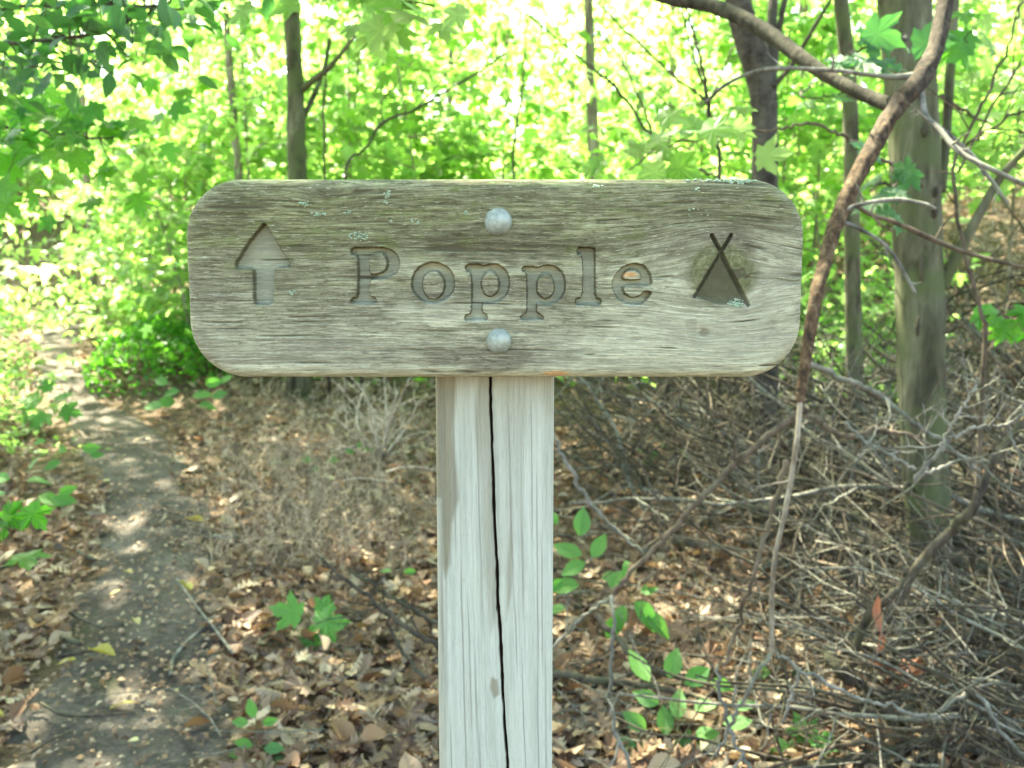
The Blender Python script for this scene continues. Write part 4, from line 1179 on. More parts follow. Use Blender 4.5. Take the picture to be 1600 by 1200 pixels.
dead('dead_branch', 'dark bough lying left to right on the litter behind the bottom seedling', 'branch', [[(860, 1050, 2.75, 16), (930, 1062, 2.72, 18), (990, 1070, 2.7, 15), (1050, 1080, 2.65, 13), (1120, 1100, 2.6, 10)], [(930, 960, 2.95, 14), (975, 1010, 2.85, 14), (1020, 1045, 2.75, 16), (1075, 1060, 2.7, 14)]], 'twig_dark', 9, 4, .2)
dead('dead_branch', 'dark double stick coming in from the left side of the post at shin height', 'branch', [[(700, 1020, 2.7, 12), (650, 990, 2.7, 12), (590, 945, 2.7, 11), (540, 905, 2.7, 8), (500, 870, 2.75, 6)], [(700, 985, 2.8, 12), (650, 955, 2.8, 10), (600, 925, 2.8, 8), (545, 890, 2.8, 6)], [(665, 1060, 2.65, 11), (630, 1020, 2.7, 9), (612, 985, 2.7, 7), (600, 940, 2.75, 5)], [(595, 945, 2.7, 6), (560, 960, 2.7, 5), (530, 950, 2.7, 4)]], 'twig_dark', 7, 4, .12)
# bare twigs against the bright leaves above the sign: they belong to small dead saplings behind it
def dead_sapling(label, base_px, segs, mat='twig_dark', ntw=2, tl=.25):
    dd = segs[0][0][2]
    b = on_ground((base_px[0] - 800) / FPX * dd, dd * 1.02)
    t = thing('dead_sapling', label, 'tree', b)
    for i, s in enumerate(segs):
        q, r = px_path(s, 6, .004)
        if i == 0: q = np.vstack([b + [0, 0, -.05], (b + q[0]) / 2, q]); r = np.concatenate([[r[0] * 1.3, r[0] * 1.15], r])
        g = Geo(); g.tube(q, r, 6); twigs_on(g, q, r, ntw, tl, .003, .3, 4, .3)
        part('trunk' if i == 0 else 'branch', g, M[mat], t, True, b)
D = 5.6
dead_sapling('slim dark dead sapling with spreading twigs left of the dark forked trunk', (1128, 860),
    [[(1127, 560, D, 8), (1125, 275, D, 7), (1116, 210, D, 7), (1106, 160, D, 8), (1098, 110, D, 5), (1085, 55, D, 4), (1068, -5, D, 4)],
     [(1104, 160, D, 5), (1060, 125, D, 4), (1000, 70, D, 4), (935, 5, D, 3)],
     [(1106, 160, D, 4), (1122, 130, D, 3), (1135, 95, D, 3), (1155, 60, D, 3)],
     [(1100, 130, D, 4), (1082, 80, D, 3), (1072, 40, D, 3), (1062, 0, D, 3)]])
dead_sapling('leaning dead sapling of crossed dark twigs above the sign right of centre', (1050, 820),
    [[(1045, 540, D, 7), (1036, 270, D, 6), (1000, 190, D, 5), (965, 140, D, 5), (925, 105, D, 4), (870, 60, D, 3), (822, 20, D, 3)],
     [(1032, 265, D, 4), (1012, 190, D, 4), (985, 120, D, 3), (958, 75, D, 3), (930, 45, D, 2)],
     [(1036, 268, D, 4), (1000, 270, D, 4), (1050, 262, D, 5), (1100, 268, D, 5), (1130, 282, D, 3)]])
D = 7.0
dead_sapling('fine dark sapling forking in a wide V above the sign left of centre', (560, 800),
    [[(558, 500, D, 6), (540, 276, D, 5), (572, 232, D, 4), (598, 192, D, 5), (650, 170, D, 4), (700, 140, D, 4), (745, 115, D, 4), (800, 78, D, 3)],
     [(598, 192, D, 3), (596, 160, D, 3), (620, 130, D, 2), (645, 95, D, 2)], [(650, 170, D, 3), (690, 125, D, 2), (720, 85, D, 2)]])
dead_sapling('straight thin dark stem right of the brown fork-topped trunk, above the sign', (508, 780), [[(508, 500, D, 5), (508, 270, D, 4), (506, 180, D, 4), (510, 110, D, 3), (512, 60, D, 3)]], ntw=1)
dead_sapling('thin dark sapling rising behind the sign just right of the top bolt', (800, 800), [[(800, 500, D, 5), (802, 250, D, 5), (808, 190, D, 4), (815, 140, D, 4), (820, 80, D, 3), (822, 20, D, 3)], [(812, 200, D, 3), (795, 150, D, 2), (775, 90, D, 2), (780, 20, D, 2)]])
dead_sapling('thin bare sapling bending over the litter slope at the right edge', (1560, 700), [[(1540, 520, 3.0, 7), (1520, 440, 3.0, 6), (1490, 300, 3.0, 6), (1500, 230, 3.0, 5), (1540, 150, 3.0, 5), (1580, 60, 3.0, 4), (1600, -10, 3.0, 4)], [(1500, 235, 3.0, 5), (1540, 205, 2.9, 4), (1580, 180, 2.8, 4), (1620, 172, 2.8, 3)], [(1496, 270, 3.0, 4), (1545, 175, 3.0, 4), (1600, 95, 2.9, 3)]], 'twig_brown', 4, .3)

# ------------------------------------------------------------------ background: thicket of saplings, far trees, far wood
def sapling_proto(h, spread, nb, per, tm, size, matl, seed, lo=.08):
    random.seed(seed)
    gs = Geo(); gl = Geo()
    st = smooth_path([(0, 0, -.1), (random.uniform(-.1, .1), random.uniform(-.1, .1), h * .4), (random.uniform(-.25, .25), random.uniform(-.2, .2), h)], 8)
    gs.tube(st, np.linspace(.016, .005, len(st)), 7)
    pos = []
    for b in range(nb):
        t = random.uniform(lo, 1.0)
        p = st[int(t * (len(st) - 1))]
        a = random.uniform(0, 6.283); L = spread * (1.1 - .55 * t) * random.uniform(.6, 1.15)
        dv = np.array([math.cos(a), math.sin(a), random.uniform(.1, .45)])
        q = smooth_path([p, p + dv * L * .55, p + dv * L * np.array([1, 1, .55])], 5)
        gs.tube(q, np.linspace(.005, .002, len(q)), 4, .5, False)
        k = int(per * random.uniform(.6, 1.3))
        i = RNG.integers(3, len(q), k)
        pos.append(q[i] + RNG.normal(0, 1, (k, 3)) * np.array([.2, .2, .06]))
    pos = np.vstack(pos); n = len(pos)
    pos[:, 2] = np.maximum(pos[:, 2], .1)
    R = rots(RNG.random(n) * 6.283, RNG.normal(-.45, .4, n), RNG.normal(0, .35, n))
    scatter(gl, tm, pos, R, size * RNG.uniform(.6, 1.2, n), RNG.random(n))
    return geo_data('trunk', gs, M['bark_pale'], True), geo_data('crown', gl, M[matl], False)
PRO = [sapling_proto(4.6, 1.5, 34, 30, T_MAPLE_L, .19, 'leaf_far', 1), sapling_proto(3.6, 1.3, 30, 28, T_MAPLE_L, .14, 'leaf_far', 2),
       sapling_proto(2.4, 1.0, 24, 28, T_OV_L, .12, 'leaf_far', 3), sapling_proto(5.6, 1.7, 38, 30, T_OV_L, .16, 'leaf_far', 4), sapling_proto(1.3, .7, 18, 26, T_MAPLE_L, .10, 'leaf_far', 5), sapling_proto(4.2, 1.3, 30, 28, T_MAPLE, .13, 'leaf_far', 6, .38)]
random.seed(21)
def plant(k, x, y, s, label, group, name='sapling', cat='sapling'):
    o = thing(name, label, cat, on_ground(x, y), group, random.uniform(0, 6.28))
    o.scale = (s, s, s * random.uniform(.9, 1.1))
    a = link('trunk', PRO[k][0], o); b = link('crown', PRO[k][1], o); b['kind'] = 'stuff'
    return o
def plant_px(k, px, d, s, label, group, name='sapling', cat='sapling'):
    return plant(k, (px - 800) / FPX * d, d, s, label, group, name, cat)
def sap_label(k, px, d):
    near = 'nearer' if d < 8.8 else ('mid-distance' if d < 11 else ('farther' if d < 14 else 'farthest'))
    lf = 'oval' if k in (2, 3) else 'lobed'
    pl = ('cut by the left edge' if px < 60 else 'above the trail bend' if px < 200 else 'just left of the sign' if px < 330 else 'above the carved arrow, left of the fork-topped trunk' if px < 460 else
          'above the carved P, right of the fork-topped trunk' if px < 640 else 'above the top bolt' if px < 800 else 'left of the straight pale trunk' if px < 915 else 'right of the straight pale trunk' if px < 1040 else
          'left of the dark forked trunk' if px < 1180 else 'between dark forked trunk and slender trunk' if px < 1320 else 'between slender trunk and thick trunk' if px < 1430 else 'right of the thick grey trunk')
    return f'{near} sunlit sapling with {lf} leaves {pl}', 'saplings in the sunlit thicket'
spots = []
for d, kk, nsp in ((7.8, (1, 2, 5), 6), (9.8, (0, 1, 3), 9), (12.2, (0, 3), 9), (15, (0, 3), 10)):
    for i in range(nsp):
        px = -150 + 1900 * (i + random.uniform(.15, .85)) / nsp
        spots.append((random.choice(kk), px, d + random.uniform(-.9, .9), random.uniform(.85, 1.2)))
for k, px, d, s in spots:
    x = (px - 800) / FPX * d
    if path_dist([x], [d])[0] < (5.0 if d < 12.5 else 2.0): continue
    if px < 330 and d < 9: continue
    if px > 1430 and d < 11: continue
    plant_px(k, px, d, s, *sap_label(k, px, d))
for k, px, d, s, lab in ((5, 1570, 7.6, 1.0, 'young maple with big bright leaves at the upper right edge'), (5, 1680, 6.6, 1.0, 'young maple outside the right edge reaching into the upper right corner'), (5, 1490, 9.5, 1.0, 'young bright maple right behind the thick grey trunk'), (5, 1260, 8.0, .95, 'young maple with big bright leaves between dark forked and slender trunks'), (5, 1080, 8.5, 1.0, 'young bright maple left of the dark forked trunk'), (5, 560, 9.0, 1.1, 'young bright maple above the carved P'), (4, -75, 6.8, .8, 'bright low bush at the left edge beside the trail'), (4, -30, 5.3, .5, 'small leafy bush on the left verge, nearest the camera'), (4, -45, 6.1, .6, 'small leafy bush on the left verge behind the nearest one'), (1, 235, 10.6, .8, 'bright leafy bush filling the gap left of the sign'), (2, 215, 12.4, 1.0, 'oval leaved bush behind the trail bend'), (5, 310, 9.6, .8, 'young maple just left of the sign edge'), (2, -70, 8.2, .8, 'bright bush at the left edge behind the low bush by the trail'), (2, 270, 9.6, .9, 'bright leafy bush right of the trail bend, left of the sign'), (4, 262, 9.0, 1.1, 'low bright bush behind the dark green hummock by the trail'), (1, 190, 12.6, .8, 'young leafy tree behind the bright bush right of the trail bend'),
                           (4, 300, 8.4, 1.1, 'small leafy bush peeping from behind the left end of the sign'), (4, 205, 11.2, 1.0, 'low bright bush at the inside of the trail bend'),
                           (4, 1350, 6.2, .7, 'small bright bush low behind the slender trunk on the right'), (4, 1310, 5.6, .5, 'knee high bright sprig at the foot of the slender trunk'), (4, 1290, 7.0, 1.0, 'bright bush between the right end of the sign and the slender trunk')):
    plant_px(k, px, d, s, lab, None, 'bush', 'bush')

g = Geo()     # far tree: pale trunk with a loose crown
def far_tree(px, d, w, label, lean=0.0, mat='bark_pale', h=9):
    x = (px - 800) / FPX * d; b = on_ground(x, d)
    t = thing('tree', label, 'tree', b)
    q = smooth_path([b + [0, 0, -.2], b + [lean * .3, 0, h * .3], b + [lean, 0, h * .7], b + [lean * 1.3, 0, h]], 6)
    g = Geo(); wavy_trunk(g, q, np.linspace(1, .45, len(q)) * w * d / FPX / 2, 9, .05, random.randint(0, 99)); part('trunk', g, M[mat], t, True, b)
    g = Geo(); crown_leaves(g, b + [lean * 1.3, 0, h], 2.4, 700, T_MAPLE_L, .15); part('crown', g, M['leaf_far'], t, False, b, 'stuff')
for px, d, w, lab, ln in ((387, 13, 9, 'thin whitish trunk beside the thin pale trunk above the left of the sign', .1), (398, 14, 8, 'second thin whitish trunk just right of its twin, above the left of the sign', 0),
                          (150, 12, 12, 'pale grey trunk glimpsed through the leaves at the upper left', -.1), (1232, 14, 12, 'pale trunk right of the dark forked tree', .1), (1245, 17, 14, 'very pale trunk far behind the dark forked tree', 0),
                          (914, 16, 14, 'grey trunk just left of the straight pale trunk above mid sign', .1), (700, 17, 11, 'pale far trunk above the sign between arrow and top bolt', .2), (1050, 18, 12, 'far grey trunk behind the leaning dead sapling', -.2),
                          (240, 18, 14, 'far pale trunk left of the sign in the bright leaves', .2), (1545, 17, 16, 'far trunk on the slope at the upper right', .1), (600, 19, 13, 'far pale trunk behind the wide V of the fine dark sapling', -.1), (1385, 16, 12, 'far trunk close to the left side of the thick grey trunk', 0), (40, 17, 15, 'far trunk near the upper left corner', .2)):
    far_tree(px, d, w, lab, ln)

# far wood that reads as one mass
g = Geo()
n = 30000
yy = RNG.uniform(17, 36, n); xx = RNG.uniform(-1, 1, n) * (yy * .62 + 2); 
zz = gz(xx, yy) + RNG.uniform(0, 1, n) ** 1.2 * (yy * .33)
cl = vnoise(xx * .55 + 40, zz * .8 + yy * .3, 77) + .4 * vnoise(xx * 1.7, zz * 2, 78)
keep = cl > .64
xx, yy, zz = xx[keep], yy[keep], zz[keep]; n = len(xx)
R = rots(RNG.random(n) * 6.283, RNG.normal(-.4, .5, n), RNG.normal(0, .5, n))
scatter(g, T_OV_L + T_MAPLE_L[:1], np.column_stack([xx, yy, zz]), R, RNG.uniform(.22, .48, n), RNG.random(n))
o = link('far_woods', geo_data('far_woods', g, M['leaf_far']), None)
tag(o, 'sunlit mass of leaves of the wood far behind everything', kind='stuff')

# low green leaves on the ground under the thicket
g = Geo()
n = 9000
yy = RNG.uniform(7.6, 20, n); xx = RNG.uniform(-1, 1, n) * (yy * .62)
pxx = 800 + FPX * xx / yy
keep = (path_dist(xx, yy) > 2.0) & ~((pxx > 20) & (pxx < 175) & (yy < 14)) & (vnoise(xx * .8, yy * .8, 66) > .38) & ~((xx > 1.8) & (yy < 13))
xx, yy = xx[keep], yy[keep]; n = len(xx)
scatter(g, T_OV_L + T_MAPLE_L, np.column_stack([xx, yy, gz(xx, yy) + RNG.uniform(.03, 1, n) ** 2 * .6]), rots(RNG.random(n) * 6.283, RNG.normal(-.1, .4, n), RNG.normal(0, .4, n)), RNG.uniform(.07, .15, n), RNG.random(n))
o = link('ground_cover', geo_data('ground_cover', g, M['leaf_far'])); tag(o, 'low green leaves covering the ground under the thicket', kind='stuff')

# ------------------------------------------------------------------ leaf litter
n = 46000
py_ = RNG.uniform(0, 1, n)
yy = 2.0 + 11.5 * py_ ** 1.6
xx = RNG.uniform(-1, 1, n) * (yy * .60 + .35)
pd = path_dist(xx, yy)
dens = np.where(pd < .62, .07, np.where(pd < .85, .18, np.where(pd < 1.08, .55, 1.0))) * (.35 + .65 * sstep(.3, .6, vnoise(xx * 1.3 + 3, yy * 1.3, 55)))
keep = RNG.random(n) < dens
xx, yy = xx[keep], yy[keep]; n = len(xx)
zz = gz(xx, yy) + RNG.uniform(.004, .035, n)
zz = np.where(path_dist(xx, yy) < 1.1, gz(xx, yy) + .026, zz)
onp = path_dist(xx, yy) < .85
size = np.clip(RNG.normal(.058, .024, n), .022, .115)
kind = RNG.choice(4, n, p=[.42, .2, .2, .18])       # oak, maple, beech, crumb
TL = T_OAK + T_DRYM + T_DRYO
sel = np.where(kind == 0, RNG.integers(0, 5, n), np.where(kind == 1, 5 + RNG.integers(0, 2, n), 7 + RNG.integers(0, 2, n)))
size = np.where((kind == 3) | (onp & (RNG.random(n) < .9)), size * .42, size)
hd = RNG.random(n) * 6.283; pt = RNG.normal(0, .3, n); rl = RNG.normal(0, .35, n)
pix = size / np.hypot(yy, 1.2) * FPX * np.where((np.abs(xx) < yy * .51) & (yy > 2.25), 1, 0)
order = np.argsort(-pix)
ind = order[:270]; rest = order[270:]
g = Geo()
Rr = rots(hd[rest], pt[rest], rl[rest])
scatter(g, TL, np.column_stack([xx, yy, zz])[rest], Rr, size[rest], RNG.random(len(rest)), sel[rest])
m_ = 260
cx_ = RNG.uniform(.35, 2.6, m_); cy_ = RNG.uniform(2.5, 5.0, m_)
scatter(g, TL, np.column_stack([cx_, cy_, gz(cx_, cy_) + RNG.uniform(.03, .28, m_)]), rots(RNG.random(m_) * 6.283, RNG.normal(0, .8, m_), RNG.normal(0, .8, m_)), RNG.uniform(.03, .07, m_), RNG.random(m_))
o = link('leaf_litter', geo_data('leaf_litter', g, M['litter'])); tag(o, 'carpet of small dry brown leaves on the forest floor', kind='stuff')
for i in ind:
    kx = 800 + FPX * xx[i] / yy[i]
    cv = np.array([xx[i], yy[i], zz[i]]) - CC; dd_ = float(np.dot(cv, FW)); px = 800 + FPX * cv[0] / dd_; py = 600 - FPX * float(np.dot(cv, UP)) / dd_
    pq = path_dist([xx[i]], [yy[i]])[0]
    if pq < 1.05: pl = 'on the bare trail' + (' at the bottom' if py > 1080 else ' beside the S-curved stick' if py > 930 else ' farther up')
    elif px < 240: pl = 'on the verge left of the trail' + (' at the bottom corner' if py > 1080 else ' by the black stick' if py > 930 else ' farther up')
    elif px < 440: pl = 'on the right rim of the trail' + (' near the bottom seedling' if py > 1060 else ' below the dry weeds')
    elif px < 560: pl = 'below the lobed maple seedling' if py > 1020 else 'round the lobed maple seedling'
    elif px < 690: pl = 'left of the post at the bottom edge' if py > 1090 else 'by the dark double stick left of the post'
    elif px < 960: pl = 'right of the post at the bottom edge' if py > 1080 else 'by the ovate seedling right of the post'
    elif px < 1200: pl = 'among the bottom clump of ovate leaves' if py > 1020 else 'behind the pale X of twigs'
    elif px < 1330: pl = 'by the bright lobed seedling at bottom right' if py > 1060 else 'under the forked grey twig'
    else: pl = 'under the brush in the bottom right corner'
    lab = ('big ' if size[i] > .085 else 'mid-sized ' if size[i] > .065 else 'small ') + ('lobed oak' if sel[i] < 5 else 'pointed maple' if sel[i] < 7 else 'plain oval') + ' dry leaf ' + pl
    grp = 'dry leaves fallen on the forest floor'
    k = int(sel[i])
    kd, vi = ('oak', k) if k < 5 else (('drym', k - 5) if k < 7 else ('dryo', k - 7))
    o = bpy.data.objects.new('fallen_leaf', leaf_me(kd, vi, 'litter')); COL.objects.link(o)
    o.matrix_local = Matrix.Translation((xx[i], yy[i], zz[i] + .01)) @ Matrix(rots(hd[i], pt[i], rl[i]).tolist()).to_4x4() @ Matrix.Diagonal((size[i],) * 3 + (1,))
    tag(o, lab, 'leaf', grp)
# crumbs, grit and leaf fragments trodden into the trail
g = Geo()
n = 3800
k_ = RNG.integers(10, len(PC) - 30, n); uu = np.clip(RNG.normal(0, .75, n), -1.35, 1.35)
px_ = PC[k_, 0] + nor[k_, 0] * uu * PC[k_, 2] + RNG.normal(0, .02, n); py_ = PC[k_, 1] + nor[k_, 1] * uu * PC[k_, 2] + RNG.normal(0, .03, n)
GRIT = [(np.array([(-.5, -.4, 0), (.5, -.5, 0), (.6, .4, 0), (-.4, .55, 0), (0, 0, .45)], float), np.array([(0, 1, 4), (1, 2, 4), (2, 3, 4), (3, 0, 4)]))]
scatter(g, GRIT + T_OV_L + T_MAPLE_L, np.column_stack([px_, py_, gz(px_, py_) + .022]), rots(RNG.random(n) * 6.283, RNG.normal(0, .35, n), RNG.normal(0, .35, n)), RNG.uniform(.005, .02, n), RNG.random(n), RNG.choice(5, n, p=[.4, .2, .2, .1, .1]))
o = link('path_debris', geo_data('path_debris', g, M['litter'])); tag(o, 'grit and leaf crumbs trodden into the trail', kind='stuff')
# yellow leaves dropped on the trail
for px, py, sp_, hd_, lab in ((212, 1117, 34, 1.3, 'long pale yellow leaf on the trail near the bottom'), (276, 1097, 14, .3, 'small round pale leaf right of the long pale leaf on the trail'), (8, 1138, 22, 1.6, 'bright yellow leaf at the left edge near the bottom'), (120, 1047, 24, 1.5, 'pale greenish leaf beside the dark stick on the trail'), (218, 992, 18, .8, 'pale leaf in the sandy middle of the trail'), (218, 1176, 18, 1.2, 'yellow green leaf at the bottom edge of the trail'), (322, 828, 24, 1.7, 'yellow leaf at the right edge of the trail by the dry stalks'), (190, 936, 14, 2.2, 'small gold leaf on the trail left of the middle'), (300, 936, 26, 1.0, 'narrow tan leaf lying across the right half of the trail'), (105, 975, 16, 1.5, 'orange leaf on the left edge of the trail'), (182, 1042, 34, 1.6, 'pale mottled leaf lying flat mid trail above the long pale one'), (208, 910, 15, 1.1, 'gold leaf by the narrow middle of the trail'), (118, 779, 26, 1.5, 'pale leaf on the litter left of the trail'), (173, 760, 24, 1.5, 'greenish white leaf at the left rim of the trail')):
    c_ = G(px, py); s_ = sp_ * np.dot(c_ - CC, FW) / FPX * 1.25
    o = bpy.data.objects.new('fallen_leaf', leaf_me('dryo', random.randint(0, 1), 'yellow_leaf')); COL.objects.link(o)
    o.matrix_local = Matrix.Translation((c_[0], c_[1], c_[2] + .035)) @ Matrix(rots(hd_, random.gauss(0, .12), random.gauss(0, .15)).tolist()).to_4x4() @ Matrix.Diagonal((s_, s_, s_, 1))
    tag(o, lab, 'leaf')
# rust-red leaves caught on the dark bough
for (px, py, d_, s_, h_, p_, lab) in ((1372, 930, 2.35, .10, .2, -1.5, 'long rust red leaf hanging from the dark bough at the right'), (1378, 985, 2.35, .07, 2.9, -1.4, 'narrow rust leaf hanging at the tip of the long rust red leaf'), (1400, 1050, 2.5, .08, 1, .3, 'folded brown leaf on the thick curved bough, leftmost of the clump'), (1425, 1065, 2.5, .085, 2.5, .4, 'crumpled brown leaf on the thick curved bough, right of the clump'), (1410, 1035, 2.52, .07, 4.2, -.2, 'crumpled brown leaf topmost in the clump on the curved bough'), (1385, 1062, 2.48, .06, 5.2, .1, 'small brown leaf low in the clump on the curved bough')):
    c_ = P(px, py, d_)
    o = bpy.data.objects.new('dead_leaf', leaf_me('drym' if py > 1000 else 'dryo', random.randint(0, 1), 'rust_leaf')); COL.objects.link(o)
    o.matrix_local = Matrix.Translation(Vector(c_.tolist())) @ Matrix(rots(h_, p_, random.gauss(0, .4)).tolist()).to_4x4() @ Matrix.Diagonal((s_ * (.75 if py < 1000 else 1), s_, s_, 1))
    tag(o, lab, 'leaf')

# sticks on the trail
def ground_stick(label, pts, mat, lift=.04):
    w = []
    for px, py, wd in pts:
        c_ = G(px, py); w.append((c_[0], c_[1], c_[2] + lift, wd * np.dot(c_ - CC, FW) / FPX / 2))
    q = smooth_path(np.array(w), 6); g = Geo(); wavy_trunk(g, q[:, :3], q[:, 3], 7, .08, random.randint(0, 99))
    b = q[0, :3]; o = link('stick', geo_data('stick', g, M[mat], True, b), None, b); tag(o, label, 'stick')
ground_stick('S-curved grey stick standing off the right side of the trail', [(266, 1062, 6), (272, 1035, 6), (298, 1005, 6), (322, 985, 5), (337, 966, 4)], 'twig_grey', .015)
ground_stick('short charred black stick on the left of the trail', [(93, 1012, 9), (108, 1018, 11), (126, 1025, 8)], 'twig_dark')
ground_stick('dark stick lying behind the pale greenish leaf on the trail', [(88, 1047, 7), (118, 1041, 7), (148, 1034, 6)], 'twig_dark')
ground_stick('thin root-like dark stick across the lower trail', [(65, 1120, 5), (100, 1138, 6), (150, 1140, 5), (210, 1135, 4)], 'twig_dark')
ground_stick('thin dark twig at the bottom left corner of the trail', [(50, 1200, 4), (80, 1180, 4), (115, 1165, 4)], 'twig_dark')
ground_stick('thin twig pointing up the trail near its bottom edge', [(130, 1185, 3), (148, 1165, 3), (158, 1150, 3)], 'twig_brown')
ground_stick('dark twig on the left verge above the charred stick', [(110, 975, 6), (135, 988, 5), (165, 1000, 4)], 'twig_dark')
ground_stick('short dark twig on the upper left verge of the trail', [(122, 875, 6), (138, 885, 8), (150, 890, 5)], 'twig_dark')
ground_stick('thin grey twig crossing from trail into litter near the maple seedling', [(278, 925, 3), (305, 965, 3), (340, 1010, 4), (365, 1045, 4)], 'twig_grey', .05)
ground_stick('short grey stick at the right rim of the trail by the dry stalks', [(335, 852, 8), (352, 855, 9), (372, 852, 7)], 'twig_grey')

# ------------------------------------------------------------------ brush pile of dead branches on the right
def brush_proto(L, r0, ntw, seed):
    random.seed(seed)
    g = Geo(); a = 0
    pts = [np.zeros(3)]; v = np.array([1.0, 0, .18]); 
    for i in range(9):
        v = v + RNG.normal(0, .16, 3) * np.array([.4, 1, .8]); v[2] -= .03; v /= np.linalg.norm(v)
        pts.append(pts[-1] + v * L / 9)
    q = smooth_path(np.array(pts), 3); r = np.linspace(r0, r0 * .3, len(q)) * 1.45
    g.tube(q, r, 6)
    twigs_on(g, q, r, ntw, L * .38, r0 * .62, .25, 4, .15)
    BRAW.append((np.vstack(g.v), list(g.f)))
    return [geo_data('dead_branch', g, M[m_], True) for m_ in ('twig_grey', 'twig_dark', 'twig_brown')]
BRAW = []
BP = [brush_proto(*a) for a in ((1.5, .012, 9, 1), (1.9, .016, 11, 2), (1.2, .008, 8, 3), (1.0, .006, 9, 4), (1.7, .010, 12, 5), (2.2, .020, 9, 6), (.8, .005, 7, 7), (1.4, .009, 10, 8), (1.1, .007, 12, 9), (1.6, .014, 7, 10))]
random.seed(5)
BL = (1.5, 1.9, 1.2, 1.0, 1.7, 2.2, .8, 1.4, 1.1, 1.6)
def brush_place(px, py):
    if px < 980: return 'close to the right side of the post'
    if px < 1130: return 'under the right half of the sign' if py < 740 else ('beside the long slanting brown stick' if py < 930 else 'above the bottom clump of ovate leaves')
    if px < 1260: return 'at the foot of the dark forked trunk' if py < 820 else 'beside the pale twig crossing in an X'
    if px < 1400: return 'at the foot of the slender trunk' if py < 720 else ('just left of the thick grey trunk' if py < 900 else ('left of the thick curved bough' if py < 1040 else 'below the thick curved bough'))
    if px < 1500: return 'behind the thick grey trunk' if py < 680 else ('in front of the thick grey trunk' if py < 900 else ('round the curved bough with brown leaves' if py < 1080 else 'above the low dark log'))
    return 'on the slope right of the thick trunk' if py < 680 else ('right of the stout dark bough' if py < 880 else ('at the right edge below the stout dark bough' if py < 1060 else 'in the bottom right corner'))
BMASS = Geo()
def lay(px, py, lift, ang, el, lpx, mt, mass=False):
    c_ = G(px, py); d_ = float(np.dot(c_ - CC, FW))
    L = lpx * d_ / FPX
    fit = sorted(range(10), key=lambda k_: abs(math.log(BL[k_] / (L * 1.25))))
    k = random.choice(fit[:5]); sc = L / BL[k]
    mw = Matrix.Translation((c_[0], c_[1], c_[2] + lift)) @ Euler((random.uniform(0, 6.28), -el, ang), 'XYZ').to_matrix().to_4x4() @ Matrix.Diagonal((sc, sc, sc, 1))
    if mass:
        V_, F_ = BRAW[k]; A = np.array(mw)
        BMASS.add(V_ @ A[:3, :3].T + A[:3, 3], F_)
        return
    o = bpy.data.objects.new('dead_branch', BP[k][mt]); COL.objects.link(o)
    o.matrix_local = mw
    th = (.012, .016, .008, .006, .010, .020, .005, .009, .007, .014)[k] * sc
    wd = 'stout' if th > .009 else ('thin' if th > .0055 else 'wispy')
    cl = ('grey', 'dark', 'brown')[mt]
    pl = brush_place(px + math.cos(ang) * lpx * .5, py - lpx * .5 * (math.sin(el) + .3 * math.sin(ang)))
    ln = 'long ' if lpx > 380 else ('short ' if lpx < 240 else '')
    ri = 'rising' if el > .33 else ('leaning' if el > .14 else 'flat')
    tag(o, f'{ln}{wd} {cl} {ri} dead branch {pl}', 'branch', 'dead branches of the brush pile')
# the fallen tops lie from the right and lower right towards the upper left
for i in range(150):
    lay(random.uniform(1430, 1900), random.uniform(900, 1290), random.uniform(0, .3), math.pi - random.uniform(-.4, .9), random.uniform(0, .5), random.uniform(240, 560), random.choice((0, 0, 1, 1, 2, 2)), i % 3 == 2)
for i in range(125):
    lay(random.uniform(1250, 1760), random.uniform(660, 930), random.uniform(0, .28), math.pi - random.uniform(-.6, .9), random.uniform(0, .6), random.uniform(200, 470), random.choice((0, 0, 0, 1, 2)), i % 5 > 2)
for i in range(110):
    lay(random.uniform(980, 1420), random.uniform(650, 880), random.uniform(0, .2), math.pi - random.uniform(-.6, 1.1), random.uniform(.1, .9), random.uniform(150, 380), random.choice((0, 0, 1, 1, 2)), i % 2 == 1)
for i in range(26):
    lay(random.uniform(920, 1300), random.uniform(900, 1180), random.uniform(0, .06), math.pi - random.uniform(-1, 1.2), random.uniform(0, .3), random.uniform(90, 260), random.choice((0, 0, 1, 2)), i % 3 == 2)
for i in range(70):
    lay(random.uniform(1200, 1680), random.uniform(480, 690), random.uniform(0, .25), random.uniform(0, 6.28), random.uniform(0, .7), random.uniform(120, 300), random.choice((0, 1, 2)), i % 3 > 0)
o = link('brush_tangle', geo_data('brush_tangle', BMASS, M['twig_dark'], True)); tag(o, 'tangle of lesser dead branches filling the brush pile', kind='stuff')

